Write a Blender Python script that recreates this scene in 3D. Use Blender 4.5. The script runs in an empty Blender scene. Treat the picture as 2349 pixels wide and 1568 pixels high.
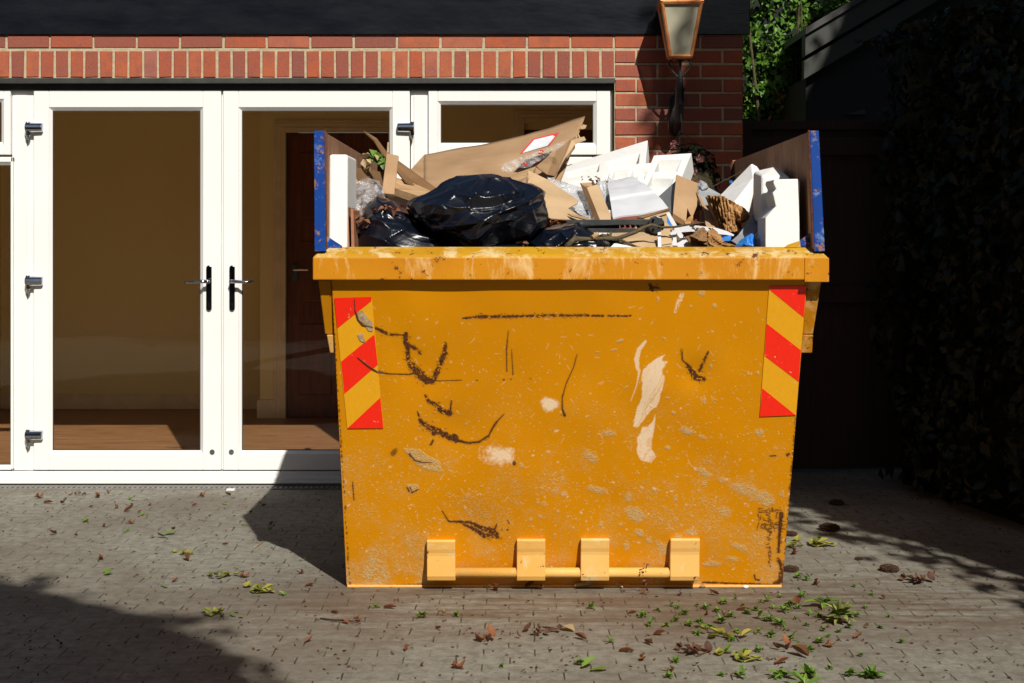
import bpy, bmesh, math, random
import numpy as np
from mathutils import Vector, noise, Matrix
R = math.radians
random.seed(7); RNG = np.random.default_rng(7)
sc = bpy.context.scene
col = sc.collection

# ------------------------------------------------------------------ camera
F, CX, HY, EYE = 3500.0, 1175.0, 545.0, 1.31      # lens and horizon measured off the photo
cam_d = bpy.data.cameras.new("camera"); cam = bpy.data.objects.new("camera", cam_d); col.objects.link(cam)
cam.location = (0, 0, EYE); cam.rotation_euler = (R(90), 0, 0)
cam_d.sensor_width = 36; cam_d.lens = 36 * F / 2349.0
cam_d.shift_y = -(784 - HY) / 2349.0
cam_d.clip_start = .05; cam_d.clip_end = 500
sc.camera = cam
# ------------------------------------------------------------------ world, sun, exposure
SUN = Vector((.355, -1.17, 1.0)).normalized()
w = bpy.data.worlds.new("World"); sc.world = w; w.use_nodes = True
nt = w.node_tree; bg = nt.nodes["Background"]
sky = nt.nodes.new("ShaderNodeTexSky"); sky.sky_type = 'NISHITA'; sky.sun_disc = False
sky.sun_elevation = math.asin(SUN.z); sky.sun_rotation = math.atan2(SUN.x, SUN.y)
nt.links.new(sky.outputs[0], bg.inputs[0]); bg.inputs[1].default_value = .05
sl = bpy.data.lights.new("sun", 'SUN'); sl.energy = 5.0; sl.angle = R(.5); sl.color = (1.0, .955, .88)
so = bpy.data.objects.new("sun", sl); col.objects.link(so); so.location = (3, -8, 9)
so.rotation_euler = SUN.to_track_quat('Z', 'Y').to_euler()
sc.view_settings.view_transform = 'Standard'; sc.view_settings.look = 'None'
sc.view_settings.exposure = .12; sc.view_settings.gamma = 1

# ------------------------------------------------------------------ helpers
def at(x, y, Y):                      # point of the scene seen at (x, y) and standing Y metres away
    return Vector(((x - CX) * Y / F, Y, EYE - (y - HY) * Y / F))

def tag(o, label=None, cat=None, group=None, kind=None):
    if label: o["label"] = label
    if cat: o["category"] = cat
    if group: o["group"] = group
    if kind: o["kind"] = kind
    return o

def empty(name, loc, label, cat, group=None):
    o = bpy.data.objects.new(name, None); col.objects.link(o); o.location = loc
    o.empty_display_size = .1
    return tag(o, label, cat, group)

def origin(p):
    v = Vector((0, 0, 0))
    while p is not None:
        v += Vector(p.location); p = p.parent
    return v

def link(name, me, mats, parent=None, smooth=False, loc=None):
    if not isinstance(mats, (list, tuple)): mats = [mats]
    for m in mats: me.materials.append(m)
    o = bpy.data.objects.new(name, me); col.objects.link(o)
    off = origin(parent)
    if loc is not None: off = off + (Vector(loc) - off); o.location = Vector(loc) - origin(parent)
    me.transform(Matrix.Translation(-off))
    if parent: o.parent = parent
    if smooth:
        me.polygons.foreach_set("use_smooth", [True] * len(me.polygons))
    return o

def mesh(name, verts, faces, mats, parent=None, smooth=False, loc=None, mi=None):
    me = bpy.data.meshes.new(name)
    me.from_pydata([tuple(v) for v in verts], [], faces)
    if mi is not None: me.polygons.foreach_set("material_index", mi)
    me.update()
    return link(name, me, mats, parent, smooth, loc)

class MB:
    def __init__(s): s.v = []; s.f = []; s.m = []
    def add(s, vs, fs, mi=0):
        n = len(s.v); s.v += [Vector(v) for v in vs]; s.f += [[i + n for i in f] for f in fs]; s.m += [mi] * len(fs); return s
    def box(s, x0, x1, y0, y1, z0, z1, mi=0):
        return s.add([(x0,y0,z0),(x1,y0,z0),(x1,y1,z0),(x0,y1,z0),(x0,y0,z1),(x1,y0,z1),(x1,y1,z1),(x0,y1,z1)],
                     [(0,3,2,1),(4,5,6,7),(0,1,5,4),(1,2,6,5),(2,3,7,6),(3,0,4,7)], mi)
    def hexa(s, p, mi=0):             # eight corners, bottom four then top four
        return s.add(p, [(0,3,2,1),(4,5,6,7),(0,1,5,4),(1,2,6,5),(2,3,7,6),(3,0,4,7)], mi)
    def tube(s, pts, r, n=8, mi=0, cap=True):
        pts = [Vector(p) for p in pts]; rs = r if isinstance(r, (list, tuple)) else [r] * len(pts)
        vs = []; up = Vector((0, 0, 1)); prev = None
        for i, p in enumerate(pts):
            d = (pts[min(i+1, len(pts)-1)] - pts[max(i-1, 0)]).normalized()
            if prev is None:
                a = d.cross(up);
                if a.length < .1: a = d.cross(Vector((1, 0, 0)))
            else:
                a = prev - d * prev.dot(d)
            a.normalize(); prev = a; b = d.cross(a)
            for k in range(n):
                t = 2 * math.pi * k / n; vs.append(p + (a * math.cos(t) + b * math.sin(t)) * rs[i])
        fs = []
        for i in range(len(pts) - 1):
            for k in range(n): fs.append((i*n+k, i*n+(k+1)%n, (i+1)*n+(k+1)%n, (i+1)*n+k))
        if cap: fs += [tuple(range(n))[::-1], tuple(range((len(pts)-1)*n, len(pts)*n))]
        return s.add(vs, fs, mi)
    def prism(s, pts, d, mi=0):       # polygon extruded by the vector d
        n = len(pts); d = Vector(d); vs = [Vector(p) for p in pts] + [Vector(p) + d for p in pts]
        fs = [tuple(range(n)), tuple(range(n, 2*n))[::-1]] + [(i, i+n, (i+1)%n+n, (i+1)%n) for i in range(n)]
        return s.add(vs, fs, mi)
    def build(s, name, mats, parent=None, smooth=False, bevel=0, loc=None, seg=2):
        me = bpy.data.meshes.new(name); me.from_pydata([tuple(v) for v in s.v], [], s.f)
        me.polygons.foreach_set("material_index", s.m)
        bm = bmesh.new(); bm.from_mesh(me); bmesh.ops.recalc_face_normals(bm, faces=bm.faces); bm.to_mesh(me); bm.free()
        o = link(name, me, mats, parent, smooth, loc)
        if bevel:
            md = o.modifiers.new("bevel", 'BEVEL'); md.width = bevel; md.segments = seg; md.limit_method = 'ANGLE'; md.angle_limit = R(40)
        return o

def copy_tree(o, parent=None):
    c = o.copy(); col.objects.link(c); c.parent = parent
    for ch in [x for x in o.children]: copy_tree(ch, c)
    return c

# ---- materials
def nodes(name):
    m = bpy.data.materials.new(name); m.use_nodes = True
    t = m.node_tree; return m, t, t.nodes["Principled BSDF"]
def N(t, kind, **kw):
    n = t.nodes.new("ShaderNode" + kind)
    for k, v in kw.items():
        if k.startswith("i_"):
            n.inputs[k[2:].replace("_", " ")].default_value = v
        else: setattr(n, k, v)
    return n
def ramp(t, fac, stops):
    r = N(t, "ValToRGB"); e = r.color_ramp.elements
    while len(e) < len(stops): e.new(.5)
    for el, (p, c) in zip(e, stops):
        el.position = p; el.color = (*c, 1) if len(c) == 3 else c
    t.links.new(fac, r.inputs[0]); return r.outputs[0]
def g(v): return (v, v, v)
def mixc(t, fac, a, b, mode='MIX'):
    n = N(t, "Mix", data_type='RGBA', blend_type=mode)
    for i, v in ((0, fac), (6, a), (7, b)):
        if hasattr(v, "links") or isinstance(v, bpy.types.NodeSocket): t.links.new(v, n.inputs[i])
        else: n.inputs[i].default_value = v if i == 0 else ((*v, 1) if len(v) == 3 else v)
    return n.outputs[2]
def coords(t, sc_=(1, 1, 1), rot=(0, 0, 0)):
    tc = N(t, "TexCoord"); mp = N(t, "Mapping"); mp.inputs["Scale"].default_value = sc_; mp.inputs["Rotation"].default_value = rot
    t.links.new(tc.outputs["Object"], mp.inputs[0]); return mp.outputs[0]
def noise_t(t, vec, scale, detail=6, rough=.6, dist=0):
    n = N(t, "TexNoise"); n.inputs["Scale"].default_value = scale; n.inputs["Detail"].default_value = detail
    n.inputs["Roughness"].default_value = rough; n.inputs["Distortion"].default_value = dist
    t.links.new(vec, n.inputs["Vector"]); return n.outputs["Fac"]
def bump(t, p, h, strength, dist=.01):
    b = N(t, "Bump"); b.inputs["Strength"].default_value = strength; b.inputs["Distance"].default_value = dist
    t.links.new(h, b.inputs["Height"]); t.links.new(b.outputs[0], p.inputs["Normal"]); return b

def M(name, c, rough=.6, c2=None, scale=8, stretch=(1, 1, 1), metal=0, bs=0, bsc=None, bd=.01, spec=.5, lo=.35, hi=.65, coat=0):
    m, t, p = nodes(name)
    p.inputs["Roughness"].default_value = rough; p.inputs["Metallic"].default_value = metal
    p.inputs["Specular IOR Level"].default_value = spec
    if coat: p.inputs["Coat Weight"].default_value = coat; p.inputs["Coat Roughness"].default_value = .08
    v = coords(t, stretch)
    if c2 is None: c2 = tuple(x * .85 for x in c)
    t.links.new(ramp(t, noise_t(t, v, scale), [(lo, c2), (hi, c)]), p.inputs["Base Color"])
    if bs: bump(t, p, noise_t(t, v, bsc or scale * 3), bs, bd)
    return m

mat_white = M("upvc_white", (.80, .79, .76), .35, (.76, .75, .72), 2)
mat_seal = M("rubber_seal", (.03, .03, .03), .6)
mat_chrome = M("chrome", (.55, .56, .58), .12, (.40, .41, .43), 30, metal=1)
mat_chrome_dark = M("chrome_plate", (.20, .21, .23), .14, (.12, .13, .15), 30, metal=1)
mat_lintel = M("lintel_metal", (.045, .042, .038), .45, (.03, .028, .025), 12)
mat_fascia = M("black_fascia", (.004, .005, .009), .25, (.011, .012, .015), 2.5, (1, 1, 3), spec=.35, bs=.25, bsc=2, bd=.02)
mat_iron = M("wrought_iron", (.012, .012, .012), .35, (.02, .018, .016), 40, bs=.3)
mat_copper = M("copper", (.80, .33, .12), .35, (.55, .19, .06), 20, metal=.45, bs=.1)
mat_room = M("room_paint", (.88, .74, .37), .7, (.85, .70, .345), 1.2)
mat_casing = M("cream_gloss", (.88, .72, .45), .5)
mat_doorwood = M("door_wood", (.19, .05, .012), .4, (.10, .026, .007), 6, (6, 6, .6))
mat_poly = M("polystyrene", (.80, .79, .755), .8, (.75, .74, .715), 30, bs=.35, bsc=170, bd=.003, spec=.25)
mat_tray = M("moulded_polystyrene", (.73, .725, .70), .8, (.69, .685, .66), 30, bs=.35, bsc=170, bd=.003, spec=.2)
mat_card = M("cardboard", (.43, .275, .15), .8, (.31, .19, .10), 3.5, bs=.12, bsc=120, spec=.2)
mat_card_l = M("cardboard_pale", (.52, .36, .21), .8, (.40, .27, .145), 4, bs=.12, bsc=120, spec=.2)
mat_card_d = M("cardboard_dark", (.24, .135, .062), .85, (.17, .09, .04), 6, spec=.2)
mat_card_w = M("cardboard_white", (.60, .60, .63), .6, (.54, .54, .57), 6, bs=.1, bsc=90)
mat_paper = M("brown_paper", (.44, .24, .095), .8, (.24, .115, .04), 30, bs=.3, bsc=90, spec=.2)
mat_plastic_w = M("white_plastic", (.75, .75, .76), .4)
mat_blue_p = M("blue_plastic", (.02, .15, .55), .4, (.03, .25, .70), 30)
mat_blackmetal = M("black_painted_metal", (.022, .023, .022), .35, (.04, .042, .04), 30)
mat_greymetal = M("grey_metal", (.09, .095, .09), .35, (.06, .062, .06), 20, metal=.3)
mat_hard = M("hardboard", (.36, .16, .08), .7, (.28, .11, .055), 12, (1, 1, 3))
mat_twig = M("bark", (.11, .085, .035), .85, (.055, .04, .02), 40, bs=.6, bsc=80)
mat_wood = M("timber", (.48, .32, .17), .7, (.33, .19, .08), 8, (1, 8, 8))
mat_label = M("paper_label", (.70, .72, .76), .45)
mat_red = M("red_print", (.62, .05, .04), .5)
mat_ink = M("printed_ink", (.03, .03, .03), .6)

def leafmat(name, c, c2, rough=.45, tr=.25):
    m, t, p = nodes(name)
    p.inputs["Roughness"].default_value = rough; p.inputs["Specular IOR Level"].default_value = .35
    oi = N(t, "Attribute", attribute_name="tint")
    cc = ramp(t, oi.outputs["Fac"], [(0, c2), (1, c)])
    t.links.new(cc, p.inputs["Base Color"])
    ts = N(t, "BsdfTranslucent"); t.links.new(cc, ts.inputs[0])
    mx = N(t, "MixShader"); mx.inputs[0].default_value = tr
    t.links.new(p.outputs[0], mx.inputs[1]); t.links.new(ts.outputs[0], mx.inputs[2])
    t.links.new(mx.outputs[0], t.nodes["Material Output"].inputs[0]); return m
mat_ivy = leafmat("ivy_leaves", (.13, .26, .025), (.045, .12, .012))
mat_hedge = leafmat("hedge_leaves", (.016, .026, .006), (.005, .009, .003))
mat_tree = leafmat("tree_leaves", (.05, .08, .015), (.02, .04, .008))
mat_weed = leafmat("weed_leaves", (.17, .28, .035), (.07, .15, .02))
mat_weed_y = leafmat("yellowing_leaves", (.34, .31, .05), (.16, .18, .035))
mat_dry = leafmat("dry_leaves", (.27, .10, .04), (.12, .045, .02), .6, .15)
mat_dry_d = leafmat("withered_leaves", (.13, .06, .03), (.06, .025, .015), .7, .1)
mat_tan = leafmat("bleached_leaves", (.50, .38, .20), (.34, .24, .11), .6, .15)
mat_moss = leafmat("dry_moss", (.075, .036, .018), (.03, .014, .008), .9, .05)
mat_mossg = leafmat("green_moss", (.22, .26, .05), (.10, .12, .03), .9, .05)
mat_pink = leafmat("pink_petals", (.55, .28, .26), (.40, .16, .16))

def glass_mat(name, tint, rough, refl_min):
    m, t, p = nodes(name)
    tr = N(t, "BsdfTransparent"); tr.inputs[0].default_value = (*tint, 1)
    gl = N(t, "BsdfGlossy"); gl.inputs["Roughness"].default_value = rough
    fr = N(t, "LayerWeight"); pw = N(t, "Math", operation='POWER'); pw.inputs[1].default_value = 4.5; t.links.new(fr.outputs["Facing"], pw.inputs[0])
    ad = N(t, "Math", operation='MULTIPLY_ADD'); ad.inputs[1].default_value = .8; ad.inputs[2].default_value = .055; t.links.new(pw.outputs[0], ad.inputs[0])
    mx = N(t, "MixShader"); t.links.new(ad.outputs[0], mx.inputs[0])
    t.links.new(tr.outputs[0], mx.inputs[1]); t.links.new(gl.outputs[0], mx.inputs[2])
    t.links.new(mx.outputs[0], t.nodes["Material Output"].inputs[0]); return m
mat_glass = glass_mat("window_glass", (.98, .98, .96), .0, 0)

def film_mat():                                     # clear crumpled polythene
    m, t, p = nodes("clear_polythene")
    p.inputs["Base Color"].default_value = (.8, .8, .82, 1); p.inputs["Roughness"].default_value = .12; p.inputs["Specular IOR Level"].default_value = .9
    tr = N(t, "BsdfTransparent"); mx = N(t, "MixShader")
    v = coords(t); f = noise_t(t, v, 28, 5, .7, 1.0)
    r = ramp(t, f, [(.40, g(.04)), (.70, g(.55))]); t.links.new(r, mx.inputs[0])
    t.links.new(tr.outputs[0], mx.inputs[1]); t.links.new(p.outputs[0], mx.inputs[2]); bump(t, p, f, .9, .02)
    t.links.new(mx.outputs[0], t.nodes["Material Output"].inputs[0]); return m
mat_film = film_mat()
def bubble_mat():
    m, t, p = nodes("bubble_wrap")
    p.inputs["Base Color"].default_value = (.66, .67, .70, 1); p.inputs["Roughness"].default_value = .18
    tr = N(t, "BsdfTransparent"); mx = N(t, "MixShader")
    v = coords(t); vo = N(t, "TexVoronoi"); vo.inputs["Scale"].default_value = 95; t.links.new(v, vo.inputs["Vector"])
    r = ramp(t, vo.outputs["Distance"], [(.1, g(.75)), (.6, g(.45))]); t.links.new(r, mx.inputs[0])
    t.links.new(tr.outputs[0], mx.inputs[1]); t.links.new(p.outputs[0], mx.inputs[2]); bump(t, p, vo.outputs["Distance"], .8, .01)
    t.links.new(mx.outputs[0], t.nodes["Material Output"].inputs[0]); return m
mat_bubble = bubble_mat()
def bag_mat():
    m, t, p = nodes("black_polythene")
    p.inputs["Base Color"].default_value = (.003, .0045, .010, 1); p.inputs["Roughness"].default_value = .27
    p.inputs["Specular IOR Level"].default_value = .6
    v = coords(t, (1, 1, 2.2)); a = noise_t(t, v, 14, 6, .62, .8); b = noise_t(t, v, 60, 3, .5)
    ad = N(t, "Math", operation='MULTIPLY_ADD'); ad.inputs[1].default_value = .12
    t.links.new(b, ad.inputs[0]); t.links.new(a, ad.inputs[2])
    bump(t, p, ad.outputs[0], .10, .02); return m
mat_bag = bag_mat()

# bricks: colour comes from a random number kept on every brick
def brick_mat():
    m, t, p = nodes("red_brick"); p.inputs["Roughness"].default_value = .8; p.inputs["Specular IOR Level"].default_value = .25
    a = N(t, "Attribute", attribute_name="tint")
    base = ramp(t, a.outputs["Fac"], [(0, (.17, .055, .045)), (.3, (.28, .062, .035)), (.62, (.36, .072, .026)), (.85, (.40, .10, .04)), (1, (.28, .10, .085))])
    v = coords(t); n1 = noise_t(t, v, 14, 5, .65); n2 = noise_t(t, v, 120, 3)
    c = mixc(t, ramp(t, n1, [(.42, g(0)), (.66, g(.65))]), base, (.20, .06, .05))
    c = mixc(t, ramp(t, n2, [(.3, g(.0)), (.8, g(.3))]), c, (.42, .20, .12)); t.links.new(c, p.inputs["Base Color"])
    bump(t, p, n2, .5, .004); return m
mat_brick = brick_mat()
mat_mortar = M("mortar", (.48, .40, .27), .9, (.38, .31, .20), 30, bs=.5, bsc=90, spec=.2)

def paving_mat():
    m, t, p = nodes("block_paving"); p.inputs["Roughness"].default_value = .85; p.inputs["Specular IOR Level"].default_value = .25
    v = coords(t)
    wob = N(t, "TexNoise"); wob.inputs["Scale"].default_value = 5; t.links.new(v, wob.inputs["Vector"])
    vm = N(t, "VectorMath", operation='MULTIPLY_ADD'); vm.inputs[1].default_value = (.018, .018, 0)
    t.links.new(wob.outputs["Color"], vm.inputs[0]); t.links.new(v, vm.inputs[2])
    br = N(t, "TexBrick"); t.links.new(vm.outputs[0], br.inputs["Vector"])
    br.inputs["Scale"].default_value = 1; br.inputs["Brick Width"].default_value = .165; br.inputs["Row Height"].default_value = .085
    br.inputs["Mortar Size"].default_value = .0028; br.inputs["Mortar Smooth"].default_value = .25
    br.inputs["Color1"].default_value = (.0, .0, .0, 1); br.inputs["Color2"].default_value = (1, 1, 1, 1); br.inputs["Mortar"].default_value = (.5, .5, .5, 1)
    tone = ramp(t, br.outputs["Color"], [(0, (.182, .172, .138)), (1, (.198, .188, .152))])
    n_f = noise_t(t, v, 120, 6, .85); n_m = noise_t(t, v, 22, 5, .65); n_l = noise_t(t, v, 1.1, 5, .6, .6)
    c = mixc(t, ramp(t, n_f, [(.3, g(.0)), (.72, g(.75))]), tone, (.42, .405, .335))
    c = mixc(t, ramp(t, n_m, [(.40, g(.0)), (.66, g(.62))]), c, (.112, .098, .074))
    c = mixc(t, ramp(t, n_l, [(.42, g(0)), (.62, g(.6))]), c, (.135, .105, .075))
    # rusty wash where water runs off the skip
    sx = N(t, "SeparateXYZ"); t.links.new(v, sx.inputs[0])
    my = N(t, "MapRange"); my.inputs[1].default_value = 4.75; my.inputs[2].default_value = 5.25; t.links.new(sx.outputs[1], my.inputs[0])
    mu = N(t, "Math", operation='MULTIPLY'); t.links.new(my.outputs[0], mu.inputs[0])
    vs = coords(t, (.7, 5, 1)); ns = noise_t(t, vs, 3.0, 6, .75)
    t.links.new(ramp(t, ns, [(.38, g(0)), (.60, g(.85))]), mu.inputs[1])
    mxr = N(t, "MapRange"); mxr.inputs[1].default_value = -1.5; mxr.inputs[2].default_value = -.5; t.links.new(sx.outputs[0], mxr.inputs[0])
    mu2 = N(t, "Math", operation='MULTIPLY'); t.links.new(mu.outputs[0], mu2.inputs[0]); t.links.new(mxr.outputs[0], mu2.inputs[1])
    mu3 = N(t, "MapRange"); mu3.inputs[1].default_value = 6.2; mu3.inputs[2].default_value = 5.6; t.links.new(sx.outputs[1], mu3.inputs[0])
    mu4 = N(t, "Math", operation='MULTIPLY'); t.links.new(mu2.outputs[0], mu4.inputs[0]); t.links.new(mu3.outputs[0], mu4.inputs[1])
    c = mixc(t, mu4.outputs[0], c, (.115, .068, .040))
    # sparse moss-filled joints
    jm = N(t, "Math", operation='MULTIPLY'); t.links.new(br.outputs["Fac"], jm.inputs[0])
    sv = N(t, "SeparateXYZ"); t.links.new(vm.outputs[0], sv.inputs[0])
    dv = N(t, "Math", operation='DIVIDE'); dv.inputs[1].default_value = .085; t.links.new(sv.outputs[1], dv.inputs[0])
    fr_ = N(t, "Math", operation='PINGPONG'); fr_.inputs[1].default_value = .5; t.links.new(dv.outputs[0], fr_.inputs[0])
    hz_ = ramp(t, fr_.outputs[0], [(.05, g(.30)), (.09, g(1))])                # long bed joints are sanded flush, cross joints open
    j2 = N(t, "Math", operation='MULTIPLY'); t.links.new(hz_, j2.inputs[0]); t.links.new(ramp(t, noise_t(t, v, 9, 3, .6), [(.38, g(.05)), (.56, g(1))]), j2.inputs[1]); t.links.new(j2.outputs[0], jm.inputs[1])
    jc = ramp(t, noise_t(t, v, 16, 3), [(.38, (.030, .024, .016)), (.62, (.085, .085, .025))])
    c = mixc(t, jm.outputs[0], c, jc); t.links.new(c, p.inputs["Base Color"])
    h = N(t, "Math", operation='SUBTRACT'); t.links.new(n_f, h.inputs[0])
    hm = N(t, "Math", operation='MULTIPLY'); hm.inputs[1].default_value = 1.4; t.links.new(jm.outputs[0], hm.inputs[0]); t.links.new(hm.outputs[0], h.inputs[1])
    bump(t, p, h.outputs[0], .7, .006); return m
mat_paving = paving_mat()
mat_soil = M("garden_soil", (.06, .07, .03), .95, (.035, .035, .018), 3, bs=.5)

def wornpaint(name, base, dark, chipc, dirt, chip=.60, dirtlo=.52, streak=(1, 1, 1)):
    m, t, p = nodes(name); p.inputs["Roughness"].default_value = .5; p.inputs["Specular IOR Level"].default_value = .2
    v = coords(t); vs = coords(t, streak)
    c = mixc(t, ramp(t, noise_t(t, v, 3, 5), [(.35, g(0)), (.65, g(1))]), dark, base)
    dn = noise_t(t, vs, 9, 7, .72, .5)
    c = mixc(t, ramp(t, dn, [(dirtlo, g(0)), (dirtlo + .12, g(.75))]), c, dirt)
    cn = noise_t(t, v, 22, 8, .78)
    cm = ramp(t, cn, [(chip, g(0)), (chip + .02, g(1))])
    c = mixc(t, cm, c, chipc); t.links.new(c, p.inputs["Base Color"])
    bump(t, p, cn, .25, .004); return m
YEL = (.72, .27, .003)
mat_yellow = wornpaint("yellow_skip_paint", (.52, .205, .002), (.46, .17, .002), (.12, .035, .01), (.70, .47, .20), .60, .52, (1, 1, .3))
mat_rimtop = wornpaint("dirty_yellow_rim_paint", (.50, .27, .010), (.42, .20, .008), (.12, .035, .01), (.62, .50, .27), .59, .47)
mat_lug = wornpaint("faded_yellow_paint", (.74, .43, .13), (.70, .37, .08), (.10, .045, .02), (.62, .52, .30), .62, .55)
mat_blue = wornpaint("blue_board_paint", (.003, .050, .27), (.002, .036, .20), (.26, .13, .08), (.30, .40, .55), .565, .575)
mat_board = M("stained_board", (.40, .215, .115), .75, (.20, .095, .05), 5, (14, 14, 1.2), bs=.4, bsc=9, spec=.2)
mat_rust = M("rust", (.15, .04, .015), .9, (.07, .022, .01), 40, bs=.6)

# ------------------------------------------------------------------ ground
GS = 120
mesh("ground", [(-GS,-GS,0),(GS,-GS,0),(GS,GS,0),(-GS,GS,0)], [(0,1,2,3)], mat_soil)["kind"] = "structure"
mesh("driveway", [(-14,-9,.004),(6,-9,.004),(6,8.6,.004),(-14,8.6,.004)], [(0,1,2,3)], mat_paving)["kind"] = "structure"

# ------------------------------------------------------------------ leaves (used by plants)
def leaf_cloud(name, pts, nrm, size, mats, parent=None, seed=0, fold=.25, aspect=.62, loc=None, jit=.9, extra=None):
    """many small folded leaves: pts (n,3), nrm (n,3) outward normals"""
    rg = np.random.default_rng(seed); n = len(pts)
    nn = nrm + rg.normal(0, jit, (n, 3)); nn /= np.linalg.norm(nn, axis=1)[:, None]
    a = rg.normal(0, 1, (n, 3)); a -= nn * np.sum(a * nn, axis=1)[:, None]; a /= np.linalg.norm(a, axis=1)[:, None]
    b = np.cross(nn, a); s = (size * rg.uniform(.55, 1.25, n))[:, None]
    # six vertices: stem, two sides, tip, midrib points
    P = np.stack([pts - a*s*.5, pts + b*s*aspect*.5 + nn*s*fold*.5, pts + a*s*.55, pts - b*s*aspect*.5 + nn*s*fold*.5, pts + a*s*.02 - nn*s*fold*.2], 1).reshape(-1, 3)
    base = np.arange(n) * 5
    fs = np.stack([base, base+1, base+4, base+1, base+2, base+4, base+2, base+3, base+4, base+3, base, base+4], 1).reshape(-1, 3)
    me = bpy.data.meshes.new(name)
    if extra is not None:
        ev, ef = extra; k = len(P); P = np.vstack([P, ev]); fs = np.vstack([fs, ef + k])
    me.vertices.add(len(P)); me.vertices.foreach_set("co", P.ravel())
    me.loops.add(len(fs) * 3); me.loops.foreach_set("vertex_index", fs.ravel())
    me.polygons.add(len(fs)); me.polygons.foreach_set("loop_start", np.arange(len(fs)) * 3); me.polygons.foreach_set("loop_total", np.full(len(fs), 3))
    me.update(calc_edges=True); me.validate()
    tn = np.repeat(rg.uniform(0, 1, n) ** 1.2, 5)
    if extra is not None: tn = np.concatenate([tn, np.zeros(len(extra[0]))])
    at_ = me.attributes.new("tint", 'FLOAT', 'POINT'); at_.data.foreach_set("value", tn)
    return link(name, me, mats, parent, loc=loc)

def ico(center, rad, sub=3, amp=.18, fr=1.2, seed=0):
    bm = bmesh.new(); bmesh.ops.create_icosphere(bm, subdivisions=sub, radius=1)
    vs = []
    for v in bm.verts:
        d = v.co.normalized(); k = 1 + amp * noise.noise(d * fr * 2 + Vector((seed, 0, seed)))
        vs.append((center[0] + d.x*rad[0]*k, center[1] + d.y*rad[1]*k, center[2] + d.z*rad[2]*k))
    fs = [[v.index for v in f.verts] for f in bm.faces]; bm.free()
    return np.array(vs), np.array(fs)

def crown(name, centers, leafsize, n, mats, parent, seed=1, core=.82):
    rg = np.random.default_rng(seed); P = []; Nn = []; ev = []; ef = []; k0 = 0
    tot = sum(r[0]*r[2] for c, r in centers)
    for j, (c, r) in enumerate(centers):
        m = int(n * r[0]*r[2] / tot)
        d = rg.normal(0, 1, (m, 3)); d /= np.linalg.norm(d, axis=1)[:, None]
        rad = rg.uniform(.78, 1.06, m)
        cl = np.array([noise.noise(Vector(x) * 2.6 + Vector((j, seed, 0))) for x in d])
        keep = cl > -.32; d = d[keep]; rad = (rad * (1 + .22 * cl))[keep]
        P.append(np.array(c) + d * np.array(r) * rad[:, None]); Nn.append(d)
        if core:
            v, f = ico(c, tuple(x * core for x in r), 3, .25, 1.3, seed + j); ev.append(v); ef.append(f + k0); k0 += len(v)
    extra = (np.vstack(ev), np.vstack(ef)) if core else None
    return leaf_cloud(name, np.vstack(P), np.vstack(Nn), leafsize, mats, parent, seed, extra=extra)

# ------------------------------------------------------------------ the house
WY, DY = 7.94, 8.00                   # face of the brickwork, face of the door frames
def wx(x): return (x - CX) * WY / F
def wz(y): return EYE - (y - HY) * WY / F
def dx(x): return (x - CX) * DY / F
def dz(y): return EYE - (y - HY) * DY / F
ft = dz(207.5)
XL, XR = -3.60, .531                  # opening
ZT = 2.135                            # head of the opening
XC = 1.202                            # right corner of the house
house = empty("brick_house", (-2, WY, 0), "red brick house extension with white glazed doors and black roof edge", "house")

def bricks(rects, y0, name, depth=.05):
    vs = []; fs = []; tint = []
    for (x0, x1, z0, z1) in rects:
        j = random.uniform(-.0022, .0022); e = .0015; n = len(vs)
        a = [random.uniform(-e, e) for _ in range(8)]; ch = .004; yy = y0 + j
        o = [(x0+a[0], z0+a[1]), (x1+a[2], z0+a[3]), (x1+a[4], z1+a[5]), (x0+a[6], z1+a[7])]
        s_ = [(1, 1), (-1, 1), (-1, -1), (1, -1)]
        for (x, z), (sx, sz) in zip(o, s_): vs.append((x + sx*ch, yy, z + sz*ch))
        for (x, z) in o: vs.append((x, yy + ch, z))
        for (x, z) in o: vs.append((x, yy + depth, z))
        fs += [(n, n+1, n+2, n+3)]
        for k in range(4):
            l = (k+1) % 4; fs += [(n+k, n+4+k, n+4+l, n+l), (n+4+k, n+8+k, n+8+l, n+4+l)]
        tint += [random.random()] * 12
    me = bpy.data.meshes.new(name); me.from_pydata(vs, [], fs)
    bm = bmesh.new(); bm.from_mesh(me); bmesh.ops.recalc_face_normals(bm, faces=bm.faces); bm.to_mesh(me); bm.free()
    at_ = me.attributes.new("tint", 'FLOAT', 'POINT'); at_.data.foreach_set("value", tint)
    return me
rects = []
zs = 2.285                            # top of the soldier course
J = .010
x = XC - .0                           # pier, stretcher bond
for k in range(31):
    z1 = zs - k * .0752 - .002; z0 = z1 - .0652
    if z0 < .0: break
    segs = [(XR+.006, XR+.1105), (XR+.1205, XR+.3355), (XR+.3455, XR+.5605), (XR+.5705, XC)] if k % 2 == 0 else [(XR+.006, XR+.2205), (XR+.2305, XR+.4455), (XR+.4555, XC)]
    rects += [(a, b, z0, z1) for a, b in segs]
xx = XR
while xx > XL - .02:                  # soldier course
    rects.append((xx - .0645, xx + .0005, 2.142, 2.142 + .138)); xx -= .0768
xx = XC
while xx > -7:                        # stretcher course above
    rects.append((xx - .215, xx, 2.295, 2.360)); xx -= .2258
for k in range(31):                   # brickwork left of the opening
    z1 = zs - k * .0752 - .002; z0 = z1 - .0652
    if z0 < 0: break
    xx = XL - .01 - (.1125 if k % 2 else 0)
    if k % 2: rects.append((XL - .112, XL - .008, z0, z1))
    while xx > -7: rects.append((xx - .215, xx, z0, z1)); xx -= .225
me = bricks(rects, WY, "wall")
wall = link("wall", me, mat_brick, house)
mb = MB()
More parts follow.
